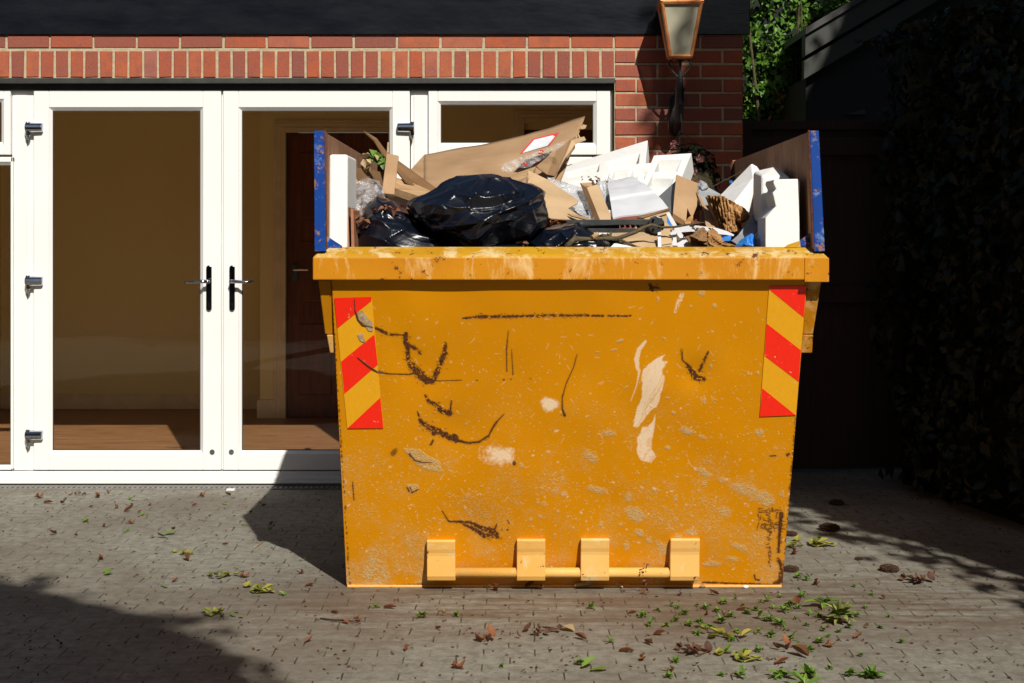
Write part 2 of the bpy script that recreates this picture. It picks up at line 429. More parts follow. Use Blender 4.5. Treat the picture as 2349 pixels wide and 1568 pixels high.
mb.box(XR + .003, XC - .004, WY + .005, WY + .34, 0, 2.362)
mb.box(-7, XL - .003, WY + .005, WY + .34, 0, 2.362)
mb.box(XL - .003, XR + .003, WY + .005, WY + .34, 2.139, 2.362)
mb.box(XC - .26, XC - .004, WY + .34, 13, 0, 2.362)
mb.build("mortar_backing", mat_mortar, house)
MB().box(XL - .1, XR + .005, WY - .003, WY + .10, 2.112, 2.139).box(XL, XR, DY - .012, DY + .04, ft + .001, 2.112).build("lintel", mat_lintel, house, bevel=.002)
# black fascia, flat roof behind
fb = MB(); fb.box(-7.2, XC + .035, WY - .014, WY + .06, 2.364, 2.66)
fb.build("fascia_board", mat_fascia, house, bevel=.004)
MB().box(-7.25, XC + .06, WY - .03, 13.1, 2.662, 2.72).build("flat_roof", M("roof_felt", (.03, .03, .032), .85), house)
MB().box(XL, XR, DY - .026, DY + .1, .022, .0355).build("door_sill", mat_white, house, bevel=.003)
MB().box(XL, XR, DY - .012, DY + .1, .004, .0215).build("sill_upstand", M("sill_grey", (.30, .29, .27), .6), house)

# white door and window frames ------------------------------------------------
def ring(mb, x0, x1, z0, z1, X0, X1, Z0, Z1, y0, y1):   # outer rect, inner rect
    mb.box(x0, X0, y0, y1, z0, z1); mb.box(X1, x1, y0, y1, z0, z1)
    mb.box(X0, X1, y0, y1, z0, Z0); mb.box(X0, X1, y0, y1, Z1, z1)
def bead(mb, X0, X1, Z0, Z1, y0, y1, wd):               # sloping glazing bead inside a rectangle
    o = [(X0, Z0), (X1, Z0), (X1, Z1), (X0, Z1)]; i_ = [(X0+wd, Z0+wd), (X1-wd, Z0+wd), (X1-wd, Z1-wd), (X0+wd, Z1-wd)]
    for k in range(4):
        l = (k+1) % 4
        mb.add([(o[k][0], y0, o[k][1]), (o[l][0], y0, o[l][1]), (i_[l][0], y1, i_[l][1]), (i_[k][0], y1, i_[k][1])], [(0, 1, 2, 3)])
fr = MB()                                               # fixed outer frame
fr.box(XL + .002, XR - .002, DY + .006, DY + .07, dz(219), ft)
fr.box(XL + .002, XR - .002, DY - .012, DY + .07, .036, dz(1079) - .004)
fr.box(XL + .002, XR - .002, DY - .02, DY + .07, .036, dz(1094))
for a, b in ((28, 77), (943, 982), (1401, 1405.5), (-385, -380)):
    fr.box(dx(a), dx(b), DY + .004, DY + .07, dz(1079), dz(219))
for a in (40, 66, 955, 968): fr.box(dx(a) - .003, dx(a) + .003, DY - .001, DY + .004, dz(1079), dz(219))
for a in (28, 943): fr.box(dx(a) + .016, dx(a + 39) - .010, DY - .004, DY + .004, dz(1079), dz(219))
fr.build("outer_frame", mat_white, house, bevel=.003)

def leaf_door(name, xo0, xo1, zo0, zo1, xg0, xg1, zg0, zg1, label=None):
    m = MB(); y0 = DY - .018; wd = .016
    ring(m, dx(xo0), dx(xo1), dz(zo0), dz(zo1), dx(xg0) - wd, dx(xg1) + wd, dz(zg0) - wd, dz(zg1) + wd, y0, DY + .05)
    o = m.build(name, mat_white, house, bevel=.004)
    b = MB(); bead(b, dx(xg0) - wd, dx(xg1) + wd, dz(zg0) - wd, dz(zg1) + wd, y0 + .003, y0 + .018, wd); b.build("glazing_bead", mat_white, o)
    s = MB(); ring(s, dx(xg0) - .001, dx(xg1) + .001, dz(zg0) - .001, dz(zg1) + .001, dx(xg0) + .003, dx(xg1) - .003, dz(zg0) + .003, dz(zg1) - .003, y0 + .0165, y0 + .021)
    s.build("rubber_seal", mat_seal, o)
    mesh("pane", [(dx(xg0)-.002, y0+.022, dz(zg0)-.002), (dx(xg1)+.002, y0+.022, dz(zg0)-.002), (dx(xg1)+.002, y0+.022, dz(zg1)+.002), (dx(xg0)-.002, y0+.022, dz(zg1)+.002)], [(0, 1, 2, 3)], mat_glass, o)
    if label: o["label"] = label
    return o, y0
doorL, yf = leaf_door("glazed_door", 80, 509, 1078, 208, 122, 460, 1033, 255, "left white glazed door with handle at its right edge")
doorR, _ = leaf_door("glazed_door", 513.5, 941, 1078, 208, 556, 894, 1033, 255, "right white glazed door partly behind the yellow skip")
tr1, _ = leaf_door("transom_window", 983.5, 1400, 356, 208, 1012, 1361, 328, 241)
sd1, _ = leaf_door("side_window", 983.5, 1400, 1078, 361, 1030, 1352, 1040, 396)
tr2, _ = leaf_door("transom_window", -378, 27, 356, 208, -345, 4, 326, 236)
sd2, _ = leaf_door("side_window", -378, 27, 1078, 361, -345, 26, 1066, 380)
MB().box(dx(509.3), dx(513.2), yf + .02, DY + .05, dz(1078), dz(208)).build("meeting_strip", mat_white, house)
def rounded(m, x0, x1, y0, y1, z0, z1, mi=0):
    m.box(x0, x1, y0, y1, z0, z1, mi)
def handle(parent, cx, sgn):
    m = MB(); n = 16; w2, h0, h1 = .0145, dz(713), dz(609)
    pts = []
    for k in range(n): a = math.pi * k / (n - 1); pts.append((cx + w2 * math.cos(a), yf - .001, h1 - w2 + w2 * math.sin(a)))
    for k in range(n): a = math.pi + math.pi * k / (n - 1); pts.append((cx + w2 * math.cos(a), yf - .001, h0 + w2 + w2 * math.sin(a)))
    m.prism(pts, (0, -.010, 0)); m.build("handle_plate", mat_chrome_dark, parent, bevel=.003)
    z = dz(646); l = MB(); l.tube([(cx, yf - .01, z), (cx, yf - .045, z)], .010, 12)
    l.tube([(cx, yf - .048, z + .002), (cx + sgn*.03, yf - .052, z + .001), (cx + sgn*.075, yf - .05, z - .003), (cx + sgn*.12, yf - .045, z + (.006 if sgn > 0 else -.006))], [.011, .0095, .008, .006], 12)
    l.build("lever_handle", mat_chrome, parent, smooth=True)
    k = MB(); k.tube([(cx, yf - .010, dz(697)), (cx, yf - .016, dz(697))], .008, 12); k.tube([(cx, yf-.010, dz(703)), (cx, yf-.015, dz(703))], .0045, 8); k.build("lock_cylinder", mat_chrome, parent, smooth=False)
handle(doorL, dx(482), -1); handle(doorR, dx(535), 1)
for d, x_ in ((doorL, 489), (doorR, 533)):
    m = MB(); m.tube([(dx(x_), yf, dz(1036)), (dx(x_), yf - .004, dz(1036))], .0135, 18); m.tube([(dx(x_), yf-.004, dz(1036)), (dx(x_), yf-.007, dz(1036))], .006, 10); m.build("bolt_escutcheon", mat_chrome, d)
def hinge(parent, x0, y_, sgn):
    m = MB(); z = dz(y_); xa, xb = dx(x0), dx(x0) + sgn * .088
    lo, hi = min(xa, xb), max(xa, xb)
    m.tube([(xb, yf - .012, z), (xa, yf - .014, z)], [.024, .026], 14)
    m.box(lo, hi, yf - .018, yf + .004, z - .024, z + .024)
    m.tube([(xa + sgn*.012, yf - .018, z + .03), (xa + sgn*.012, yf - .018, z - .04), (xa + sgn*.012, yf - .014, z - .063)], [.012, .0125, .005], 12)
    m.build("hinge", mat_chrome, parent, smooth=False, bevel=.004, seg=3)
for y_ in (294, 645, 997): hinge(doorL, 64, y_, 1)
for y_ in (294, 645, 997): hinge(doorR, 952, y_, -1)

# drain channel along the doors: grating with slots
dr = empty("drain_channel", (-1.5, 7.95, 0), "narrow grey slotted drain channel along the foot of the white doors", "drain")
m = MB(); a, b = -3.7, XC
m.box(a, b, 7.895, 7.905, .004, .011); m.box(a, b, 7.958, 7.968, .004, .011)
xx = a
while xx < b: m.box(xx, xx + .014, 7.905, 7.958, .004, .0105); xx += .0265
m.build("grating", M("galvanised_grate", (.22, .21, .19), .6, (.15, .14, .12), 30), dr)
MB().box(a, b, 7.905, 7.958, .0045, .006).build("channel", mat_seal, dr)

# ---- the room behind the glass
FZ = .05; BY1, BY2 = 11.2, 10.63
x0r, x1r = -3.75, XC - .27
m = MB()
m.box(-7, -3.75, DY + .2, 13, FZ, 2.5)                                   # left side wall
m.box((597-CX)*BY2/F - 2.35, (597-CX)*BY2/F, BY1, BY1 + .1, FZ, 2.5)      # far wall behind the left door
m.box((597-CX)*BY2/F, (655-CX)*BY2/F, BY2, BY1 + .1, FZ, 2.5)             # return wall
m.box((655-CX)*BY2/F, x1r, BY2, BY2 + .1, 2.06, 2.5)                      # above the inner doors
m.box((905-CX)*BY2/F, (1190-CX)*BY2/F, BY2, BY2 + .1, FZ, 2.06)
m.box(x1r - .0, x1r + .1, DY + .2, 13, FZ, 2.5)
m.build("room_wall", mat_room, house)
MB().box(-3.75, x1r, DY + .1, 13, 2.42, 2.5).build("room_ceiling", M("ceiling_paint", (.85, .8, .68), .8), house)
MB().box(-3.75, x1r, DY + .1, 13, -.02, FZ).build("room_floor", M("laminate_floor", (.34, .17, .075), .42, (.20, .09, .035), 3.5, (1, 7, 1), bs=.05), house)
xw0 = (597-CX)*BY2/F
m = MB(); m.box(-3.75, xw0, BY1 - .018, BY1, FZ, FZ + .10); m.box(-3.75, xw0, BY1 - .012, BY1, FZ + .10, FZ + .115)
m.box(xw0 - .02, xw0 + .11, BY2 - .02, BY2, FZ, FZ + .13); m.box((950-CX)*BY2/F, (1150-CX)*BY2/F, BY2 - .018, BY2, FZ, FZ + .12)
m.build("skirting_board", mat_casing, house, bevel=.003)
def inner_door(x0, x1, top, lab):
    X0, X1 = (x0-CX)*BY2/F, (x1-CX)*BY2/F; Z1 = EYE - (top-HY)*BY2/F
    c = MB()
    for k, (o, w_) in enumerate(((0, .035), (.035, .03), (.065, .02))):
        y = BY2 - .03 + k * .006
        c.box(X0 - o - w_, X0 - o, y, BY2, FZ, Z1 + o + w_); c.box(X1 + o, X1 + o + w_, y, BY2, FZ, Z1 + o + w_); c.box(X0 - o, X1 + o, y, BY2, Z1 + o, Z1 + o + w_)
    c.build("door_casing", mat_casing, house, bevel=.003)
    d = MB(); d.box(X0, X1, BY2 + .01, BY2 + .05, FZ, Z1)
    W = X1 - X0
    for (u0, u1) in ((.13, .44), (.56, .87)):
        for (v0, v1) in ((.08, .33), (.41, .62), (.70, .93)):
            d.box(X0 + u0*W, X0 + u1*W, BY2 - .002, BY2 + .01, FZ + v0*(Z1-FZ), FZ + v1*(Z1-FZ))
    o = d.build("inner_door", mat_doorwood, house, bevel=.006)
    h = MB(); hx = X0 + .06; h.box(hx - .02, hx + .02, BY2 - .004, BY2 + .010, 1.0, 1.13)
    h.tube([(hx, BY2, 1.085), (hx, BY2 - .05, 1.085), (hx + .10, BY2 - .05, 1.085)], .009, 8); h.build("door_handle", mat_chrome, o)
    return o
inner_door(657, 892, 305, ""); inner_door(1203, 1438, 283, "")

# ------------------------------------------------------------------ lantern on the wall
LY = 7.72
def lp(x, y, Y=LY): return at(x, y, Y)
lan = empty("wall_lantern", at(1558, 245, WY), "copper and glass lantern on a black scrolled bracket fixed to the brick wall", "wall lamp")
lx = lp(1560, 100).x
def frust(cx, cy, z0, z1, a0, a1):
    return [(cx-a0, cy-a0, z0), (cx+a0, cy-a0, z0), (cx+a0, cy+a0, z0), (cx-a0, cy+a0, z0), (cx-a1, cy-a1, z1), (cx+a1, cy-a1, z1), (cx+a1, cy+a1, z1), (cx-a1, cy+a1, z1)]
zb, zt = lp(0, 132).z, lp(0, 12).z; a0, a1 = .052, .098
f8 = frust(lx, LY, zb, zt, a0, a1)
m = MB()
for k in range(4): m.tube([f8[k], f8[k+4]], .0085, 6)
for k in range(4): m.tube([f8[k], f8[(k+1) % 4]], .009, 6); m.tube([f8[4+k], f8[4+(k+1) % 4]], .012, 6)
m.hexa(frust(lx, LY, zb - .012, zb - .002, a0 * .95, a0 * 1.02))
m.build("lantern_frame", mat_copper, lan)
m = MB(); m.hexa(frust(lx, LY, zt + .004, zt + .03, a1 * 1.12, a1 * 1.08)); m.hexa(frust(lx, LY, zt + .03, zt + .15, a1 * 1.02, .03)); m.hexa(frust(lx, LY, zt + .15, zt + .19, .035, .03))
m.tube([(lx, LY, zt + .19), (lx, LY, zt + .23)], [.012, .004], 8)
m.build("lantern_cap", mat_copper, lan, bevel=.003)
gm, gt, gp = nodes("frosted_lantern_glass"); gp.inputs["Base Color"].default_value = (.46, .44, .32, 1); gp.inputs["Roughness"].default_value = .3
gtr = N(gt, "BsdfTransparent"); gmx = N(gt, "MixShader"); gmx.inputs[0].default_value = .8
gt.links.new(gtr.outputs[0], gmx.inputs[1]); gt.links.new(gp.outputs[0], gmx.inputs[2]); gt.links.new(gmx.outputs[0], gt.nodes["Material Output"].inputs[0])
f7 = frust(lx, LY, zb, zt, a0 * .93, a1 * .93)
for k in range(4):
    mesh("lantern_pane", [f7[k], f7[(k+1) % 4], f7[4+(k+1) % 4], f7[4+k]], [(0, 1, 2, 3)], gm, lan)
m = MB(); m.tube([(lx, LY, zb), (lx, LY, zb + .07), (lx, LY, zb + .09), (lx, LY, zb + .12)], [.012, .012, .025, .004], 10); m.build("bulb", M("bulb_glass", (.7, .66, .5), .2), lan, smooth=True)
m = MB()
m.tube([(lx, LY, zb - .01), (lx, LY, zb - .075)], .007, 8)
for s in (-1, 1):                     # scrolls carrying the lantern
    pts = []
    for k in range(15):
        a = R(75) + R(200) * k / 14
        pts.append((lx + s * (.028 - .038 * math.cos(a - R(90)) * 0 + .034 * math.sin(a) * 0 + .034 * (1 - abs(k - 7) / 9)), LY, zb - .012 - .075 * k / 14))
    m.tube([Vector((lx + s*.012, LY, zb - .02)), Vector((lx + s*.022, LY, zb - .006)), Vector((lx + s*.046, LY, zb - .012)), Vector((lx + s*.056, LY, zb - .035)), Vector((lx + s*.046, LY, zb - .062)), Vector((lx + s*.02, LY, zb - .09)), Vector((lx, LY, zb - .105))], .0055, 8)
m.tube([(lx, LY, zb - .07), (lx, LY, zb - .16)], [.012, .020], 12)
m.tube([(lx, LY, zb - .155), (lx, LY, zb - .165)], .026, 14)
m.tube([(lx, LY, zb - .16), (lx, LY + .01, zb - .23), (lx, LY + .06, zb - .31), (lx, WY - .02, zb - .36)], [.022, .024, .022, .018], 10)
m.tube([(lx, LY + .02, zb - .20), (lx, WY - .03, zb - .16)], .010, 8)
m.build("bracket", mat_iron, lan, smooth=False)
pts = []; zc0, zc1 = zb - .17, zb - .385
for k in range(14): a = math.pi * k / 13; pts.append((lx + .03*math.cos(a), WY - .001, zc0 - .03 + .03*math.sin(a)))
for k in range(14): a = math.pi + math.pi * k / 13; pts.append((lx + .03*math.cos(a), WY - .001, zc1 + .03 + .03*math.sin(a)))
m = MB(); m.prism(pts, (0, -.016, 0)); m.tube([(lx, WY-.015, zc0-.03), (lx, WY-.022, zc0-.03)], .006, 8); m.tube([(lx, WY-.015, zc1+.03), (lx, WY-.022, zc1+.03)], .006, 8)
m.build("back_plate", mat_iron, lan, bevel=.004)

# hanging basket below it
hb = empty("hanging_basket", at(1578, 400, 7.66), "dark leafy hanging basket with faded pink flowers below the copper lantern", "hanging basket")
hc = at(1582, 405, 7.66)
m = MB(); m.tube([at(1562, 262, 7.68), at(1570, 345, 7.66)], .002, 5)
for s in (-.13, .13): m.tube([at(1562, 300, 7.67), hc + Vector((s, 0, .09))], .0015, 5)
m.build("chain", mat_iron, hb)
ev, ef = ico(hc + Vector((0, 0, -.06)), (.14, .12, .12), 3, .15, 1, 3)
mesh("basket", ev, ef.tolist(), mat_twig, hb, smooth=True)
rg = np.random.default_rng(5); d = rg.normal(0, 1, (900, 3)); d /= np.linalg.norm(d, axis=1)[:, None]
leaf_cloud("foliage", np.array(hc) + d * np.array([.15, .12, .17]) * rg.uniform(.5, 1.05, 900)[:, None], d, .035, mat_hedge, hb, 5)
for (x_, y_) in ((1547, 333), (1590, 392), (1607, 365)):
    c = at(x_, y_, 7.56); d = rg.normal(0, 1, (26, 3)); d /= np.linalg.norm(d, axis=1)[:, None]
    leaf_cloud("flower", np.array(c) + d * .017, d, .022, mat_pink, hb, x_, loc=c)
d = rg.normal(0, 1, (60, 3)); d /= np.linalg.norm(d, axis=1)[:, None]
leaf_cloud("withered_leaf", np.array(at(1588, 436, 7.4)) + d * .05, d, .03, mat_dry_d, hb, 8)

# ------------------------------------------------------------------ right side: fence, hedges, garage
mat_fence = M("dark_stained_fence", (.034, .011, .006), .8, (.018, .006, .004), 4, (10, 10, .8), bs=.3)
fe = empty("wooden_fence", (2.1, 8.4, 0), "dark red-brown boarded fence between the brick corner and the hedge", "fence")
FY = 8.42; ftz = EYE + (HY - 278) * FY / F
m = MB(); xx = XC + .01; k = 0
while xx < 3.6:
    m.box(xx, xx + .118, FY + (.008 if k % 2 else 0), FY + .024 + (.008 if k % 2 else 0), .04, ftz - .05); xx += .109; k += 1
m.build("boards", mat_fence, fe, bevel=.002)
MB().box(XC + .005, 3.6, FY - .02, FY + .04, ftz - .05, ftz).build("cap_rail", mat_fence, fe, bevel=.004)
MB().box(XC + .005, 3.6, FY - .028, FY - .001, ftz - .19, ftz - .09).build("rail", mat_fence, fe, bevel=.003)
MB().box(XC + .005, 3.6, FY - .028, FY - .001, .95, 1.04).build("rail", mat_fence, fe, bevel=.003)
for xp in (XC + .02, 2.35): MB().box(xp, xp + .09, FY - .06, FY - .03, 0, ftz + .01).build("post", mat_fence, fe, bevel=.004)

def surf_leaves(n, fn, seed):
    rg = np.random.default_rng(seed); P = []; Q = []
    for _ in range(n):
        u, v = rg.uniform(), rg.uniform(); p, nn = fn(u, v, rg); P.append(p); Q.append(nn)
    return np.array(P), np.array(Q)
# sunlit climbing hedge beyond the fence
ivy = empty("climbing_shrub", (1.9, 10.6, 0), "bright green leafy shrub in sunlight above the dark fence beside the brick corner", "shrub")
def f_ivy(u, v, rg):
    X = 1.35 + 1.6 * u; Z = 1.6 + 2.0 * v
    dd = .16 * noise.noise(Vector((X * 3.0, Z * 3.0, 1))) + .10 * noise.noise(Vector((X * 8, Z * 8, 4)))
    c = noise.noise(Vector((X * 5, Z * 5, 9)))
    return (X, 10.5 - dd * 1.4 + abs(rg.normal(0, .05)) + (.15 if c < -.15 else 0), Z), (.1, -1, .45)
P, Q = surf_leaves(7000, f_ivy, 3)
leaf_cloud("foliage", P, Q, .058, mat_ivy, ivy, 3, jit=.75)
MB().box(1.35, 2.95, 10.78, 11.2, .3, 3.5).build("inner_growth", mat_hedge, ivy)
m = MB(); rg = np.random.default_rng(2)
for k in range(7): xs = 1.5 + .2 * k; m.tube([(xs, 10.6, 0), (xs + rg.uniform(-.1, .1), 10.5, 1.6), (xs + rg.uniform(-.15, .15), 10.42, 3.1)], [.025, .014, .005], 6)
m.build("stem", mat_twig, ivy)
leafP = np.array([[1.79 + rg.normal(0, .03), 10.28, 2.22 + rg.normal(0, .07)] for _ in range(14)])
leaf_cloud("dead_foliage", leafP, np.tile([0, -1, .3], (14, 1)), .05, mat_dry, ivy, 4)

# garage with grey barge boards
gar = empty("garage", (3.2, 10, 0), "dark garage gable with two grey sloping barge boards above the fence", "garage")
GY = 9.7
def gp_(x, y, Y=GY): return at(x, y, Y)
b0, b1 = gp_(1838, 187), gp_(2420, -156)
sl_ = (b1.z - b0.z) / (b1.x - b0.x)
m = MB(); m.prism([(b0.x + .03, GY, 0), (b1.x + 2.5, GY, 0), (b1.x + 2.5, GY, b1.z), (b1.x, GY, b1.z), (b0.x + .03, GY, b0.z + .02)], (0, 2.4, 0))
mat_clad = M("shade_darkened_cladding", (.008, .008, .008), .8, (.005, .005, .005), 6, (1, 1, 12), bs=.3)  # near black: the shade on the gable is put into the colour
m.build("wall", mat_clad, gar)
mat_barge = M("shade_darkened_barge", (.028, .030, .022), .5, (.02, .022, .018), 3)  # grey boards coloured darker to stand for the shade on them
def barge(dz0, dz1, y0, y1):
    m = MB(); m.hexa([(b0.x, y0, b0.z + dz0), (b1.x, y0, b1.z + dz0), (b1.x, y1, b1.z + dz0), (b0.x, y1, b0.z + dz0), (b0.x, y0, b0.z + dz1), (b1.x, y0, b1.z + dz1), (b1.x, y1, b1.z + dz1), (b0.x, y1, b0.z + dz1)]); return m
barge(0, .125, GY - .09, GY - .02).build("barge_board", mat_barge, gar, bevel=.004)
barge(.142, .275, GY - .13, GY - .02).build("barge_board", mat_barge, gar, bevel=.004)
barge(.277, .32, GY - .16, GY + 2.5).build("roof", mat_lintel, gar)
MB().prism([gp_(1937, 264), gp_(1984, 264), gp_(1984, 251)], (0, -.02, 0)).build("trim_board", mat_barge, gar)

# tall clipped hedge on the right, running towards the camera
hd = empty("boundary_hedge", (2.1, 5.4, 0), "tall dark leafy hedge along the right edge of the paving", "hedge")
HA, HB = Vector((1.52, 8.05, 0)), Vector((2.95, 1.2, 0)); hdir = (HB - HA); hl = hdir.length; hdir.normalize(); hn = Vector((-hdir.y, hdir.x, 0))
if hn.x > 0: hn = -hn
def f_hd(u, v, rg):
    s = u * hl; Z = .05 + 2.35 * v
    dd = .13 * noise.noise(Vector((s * 1.7, Z * 1.7, 2))) + .09 * noise.noise(Vector((s * 5, Z * 5, 7)))
    lean = .10 * max(0, (Z - .5)) * 0
    p = HA + hdir * s + hn * (dd - .15 + lean) - hn * abs(rg.normal(0, .05)) + Vector((0, 0, Z))
    return tuple(p + Vector((.28, 0, 0))), (hn.x, hn.y, .35)
P, Q = surf_leaves(15000, f_hd, 6)
def f_hdt(u, v, rg):
    s = u * hl; p = HA + hdir * s - hn * (v * .8) + Vector((.28, 0, 2.35 + .12 * noise.noise(Vector((s*2, v*3, 1))) - .1*v)); return tuple(p), (0, 0, 1)
P2, Q2 = surf_leaves(4000, f_hdt, 8)
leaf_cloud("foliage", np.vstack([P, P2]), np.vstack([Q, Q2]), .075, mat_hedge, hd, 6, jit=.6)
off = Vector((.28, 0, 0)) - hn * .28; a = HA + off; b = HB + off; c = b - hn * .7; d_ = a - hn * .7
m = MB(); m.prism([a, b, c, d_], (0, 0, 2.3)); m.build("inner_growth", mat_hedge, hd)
# trees: all stand outside the frame and cast the shade seen in the photo; some overhang the top right corner
def tree(name, label, cx, cy, trunk_h, centers, size, n, seed, mat=mat_tree, group=None, core=.82, tr=.2):
    t_ = empty(name, (cx, cy, 0), label, "tree", group)
    m = MB(); m.tube([(cx, cy, 0), (cx + .05, cy, trunk_h * .4), (cx, cy + .05, trunk_h)], [tr, tr*.75, tr*.45], 12)
    for k, (c, r) in enumerate(centers):
        m.tube([(cx, cy, trunk_h * .55), ((cx + c[0]) / 2, (cy + c[1]) / 2, (trunk_h * .55 + c[2]) / 2 + .2), tuple(c)], [tr*.45, tr*.3, tr*.1], 8)
    m.build("trunk", mat_twig, t_, smooth=True)
    crown("crown", centers, size, n, mat, t_, seed, core); return t_
tree("conifer", "tall dense evergreen standing to the right of the viewer beyond the hedge", 4.0, 2.0, 4.5,
     [((4.0, 2.0, 4.9), (1.22, .95, 2.6)), ((3.80, 2.0, 6.9), (1.30, .8, 1.45)), ((4.1, 2, 2.6), (1.15, 1, 2.2))], .14, 7000, 11)
tree("conifer", "unseen tallest evergreen on the far right, crown shaped to shade the garage", 6.6, 2.4, 7,
     [((6.6, 2.4, 6.4), (1.85, 1.4, 5.5)), ((6.8, 2.4, 10.2), (1.7, 1.3, 3.6)), ((7.6, 2.2, 8), (1.8, 1.4, 5)), ((5.9, 2.4, 9.0), (1.5, 1.0, 1.7)), ((5.3, 2.4, 7.7), (1.35, 1.0, 1.35)), ((6.4, 2.4, 10.6), (1.75, 1.2, 2.4)), ((6.2, 2.4, 4.5), (1.9, 1.0, 2.6))], .2, 9000, 12)  # out of view; lobes shaped to block sun from the garage, not the shrub
tree("garden_tree", "broad leafy tree behind the viewer whose shade reaches the lower left paving", -1.9, -2.6, 4.2,
     [((-.42, -1.70, 5.0), (1.55, 1.2, 1.05)), ((-2.3, -1.5, 5.0), (1.6, 1.15, .95)), ((-1.0, -3.3, 5.3), (1.5, 1.3, 1.2))], .13, 8000, 13, core=.97)
tree("overhanging_tree", "dark tree whose branches hang over the hedge at the top right", 4.3, 6.4, 3.4,
     [((4.7, 5.0, 6.0), (1.55, 2.2, 1.6)), ((3.1, 6.6, 3.35), (.75, .8, .85)), ((3.6, 7.4, 3.6), (1.1, .9, 1.1)), ((4.3, 6.2, 4.0), (1.5, 1.2, 1.4)), ((2.95, 7.6, 3.1), (.55, .6, .6))], .09, 9000, 14, mat=mat_hedge)  # first, highest lobe is out of view, added to block sky light
rgx = np.random.default_rng(31)
# dark tree standing behind the garage
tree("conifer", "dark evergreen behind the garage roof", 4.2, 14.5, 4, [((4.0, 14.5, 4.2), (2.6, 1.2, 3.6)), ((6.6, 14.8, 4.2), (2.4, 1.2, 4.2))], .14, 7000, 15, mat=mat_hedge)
for k, (tx, ty, th_, lb) in enumerate(((-9.5, -3.0, 8.5, "nearest unseen tree added left of the house front to block sky light"), (-9.8, 3.5, 8.0, "unseen sky-blocking tree added level with the house front on the far left"), (-6.5, -11.5, 8.5, "leftmost unseen sky-blocking tree added behind the unseen hedge"), (-1.0, -12.5, 8.0, "second unseen sky-blocking tree from the left, added behind the unseen hedge"), (9.5, -11.0, 9.5, "rightmost unseen sky-blocking tree added behind the unseen hedge"), (10.5, -3.0, 10.5, "unseen sky-blocking tree added right of the viewer beyond the conifers"))):  # unseen trees added all round to cut sky light and deepen the shade
    tree("garden_tree", lb, tx, ty, th_ * .5, [((tx, ty, th_ * .62), (2.9, 2.4, th_ * .38)), ((tx + 1.2, ty + .6, th_ * .45), (2.2, 2.0, th_ * .3))], .3, 2200, 50 + k, group="unseen trees added to block sky light")
bh = empty("unseen_hedge", (0, -9.5, 0), "long unseen hedge added behind the viewer to darken reflections and block sky light", "hedge")  # added out of view for darker glass reflections and less sky light
def f_bh(u, v, rg):
    X = -14 + 26*u; Z = 3.6*v; return (X, -9.2 + .25*noise.noise(Vector((X, Z, 1))), Z), (0, 1, .3)
P, Q = surf_leaves(6000, f_bh, 21); leaf_cloud("foliage", P, Q, .2, mat_tree, bh, 21)
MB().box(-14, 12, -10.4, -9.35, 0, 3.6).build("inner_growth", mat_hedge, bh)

# ------------------------------------------------------------------ the skip
RY = 5.19                                                   # front face of the rim
K = .412; PY0 = 5.222; PZ0 = 1.165                          # end panel: Y = PY0 + K*(PZ0 - z)
SX0, SX1 = -.617, 1.010; BACK = 7.55
def on_panel(x, y, lift=0.0):
    Y = (PY0 - lift + K * (PZ0 - EYE)) / (1 - K * (y - HY) / F); return at(x, y, Y)
skip = empty("skip", (.2, 6.4, 0), "scratched yellow builder's skip with blue-edged side boards, full of rubbish", "skip")

# --- marks on the end panel, painted in a small raster laid over the panel
X0p, Y0p, Wp, Hp = 735, 640, 1140, 725
def vnoise(h, w_, cell, seed, oct_=4):
    rg = np.random.default_rng(seed); out = np.zeros((h, w_)); amp = 1.; tot = 0
    for _ in range(oct_):
        gh, gw = int(h / cell) + 3, int(w_ / cell) + 3; gr = rg.uniform(0, 1, (gh, gw))
        yy = np.arange(h) / cell; xx = np.arange(w_) / cell; yi = yy.astype(int); xi = xx.astype(int)
        fy = (yy - yi)[:, None]; fx = (xx - xi)[None, :]; fy = fy*fy*(3-2*fy); fx = fx*fx*(3-2*fx)
        a = gr[yi][:, xi]; b = gr[yi][:, xi+1]; c = gr[yi+1][:, xi]; d = gr[yi+1][:, xi+1]
        out += amp * ((a*(1-fx) + b*fx)*(1-fy) + (c*(1-fx) + d*fx)*fy); tot += amp; amp *= .55; cell = max(1.0, cell / 2)
    return out / tot
rust = np.zeros((Hp, Wp)); cem = np.zeros((Hp, Wp)); pale = np.zeros((Hp, Wp)); dent = np.zeros((Hp, Wp))
nA = vnoise(Hp, Wp, 5, 1, 3); nB = vnoise(Hp, Wp, 14, 2, 4); nC = vnoise(Hp, Wp, 60, 3, 5); nS = vnoise(Hp, Wp, 3, 9, 2)
YY, XX = np.mgrid[0:Hp, 0:Wp]; XX = XX + X0p; YY = YY + Y0p
def win(x0, y0, x1, y1):
    return slice(max(0, int(y0 - Y0p)), max(0, min(Hp, int(y1 - Y0p) + 1))), slice(max(0, int(x0 - X0p)), max(0, min(Wp, int(x1 - X0p) + 1)))
def segd(px, py, a, b):
    dx_, dy_ = b[0]-a[0], b[1]-a[1]; L = dx_*dx_ + dy_*dy_ + 1e-9
    t = np.clip(((px-a[0])*dx_ + (py-a[1])*dy_) / L, 0, 1); return np.hypot(px-a[0]-t*dx_, py-a[1]-t*dy_), t
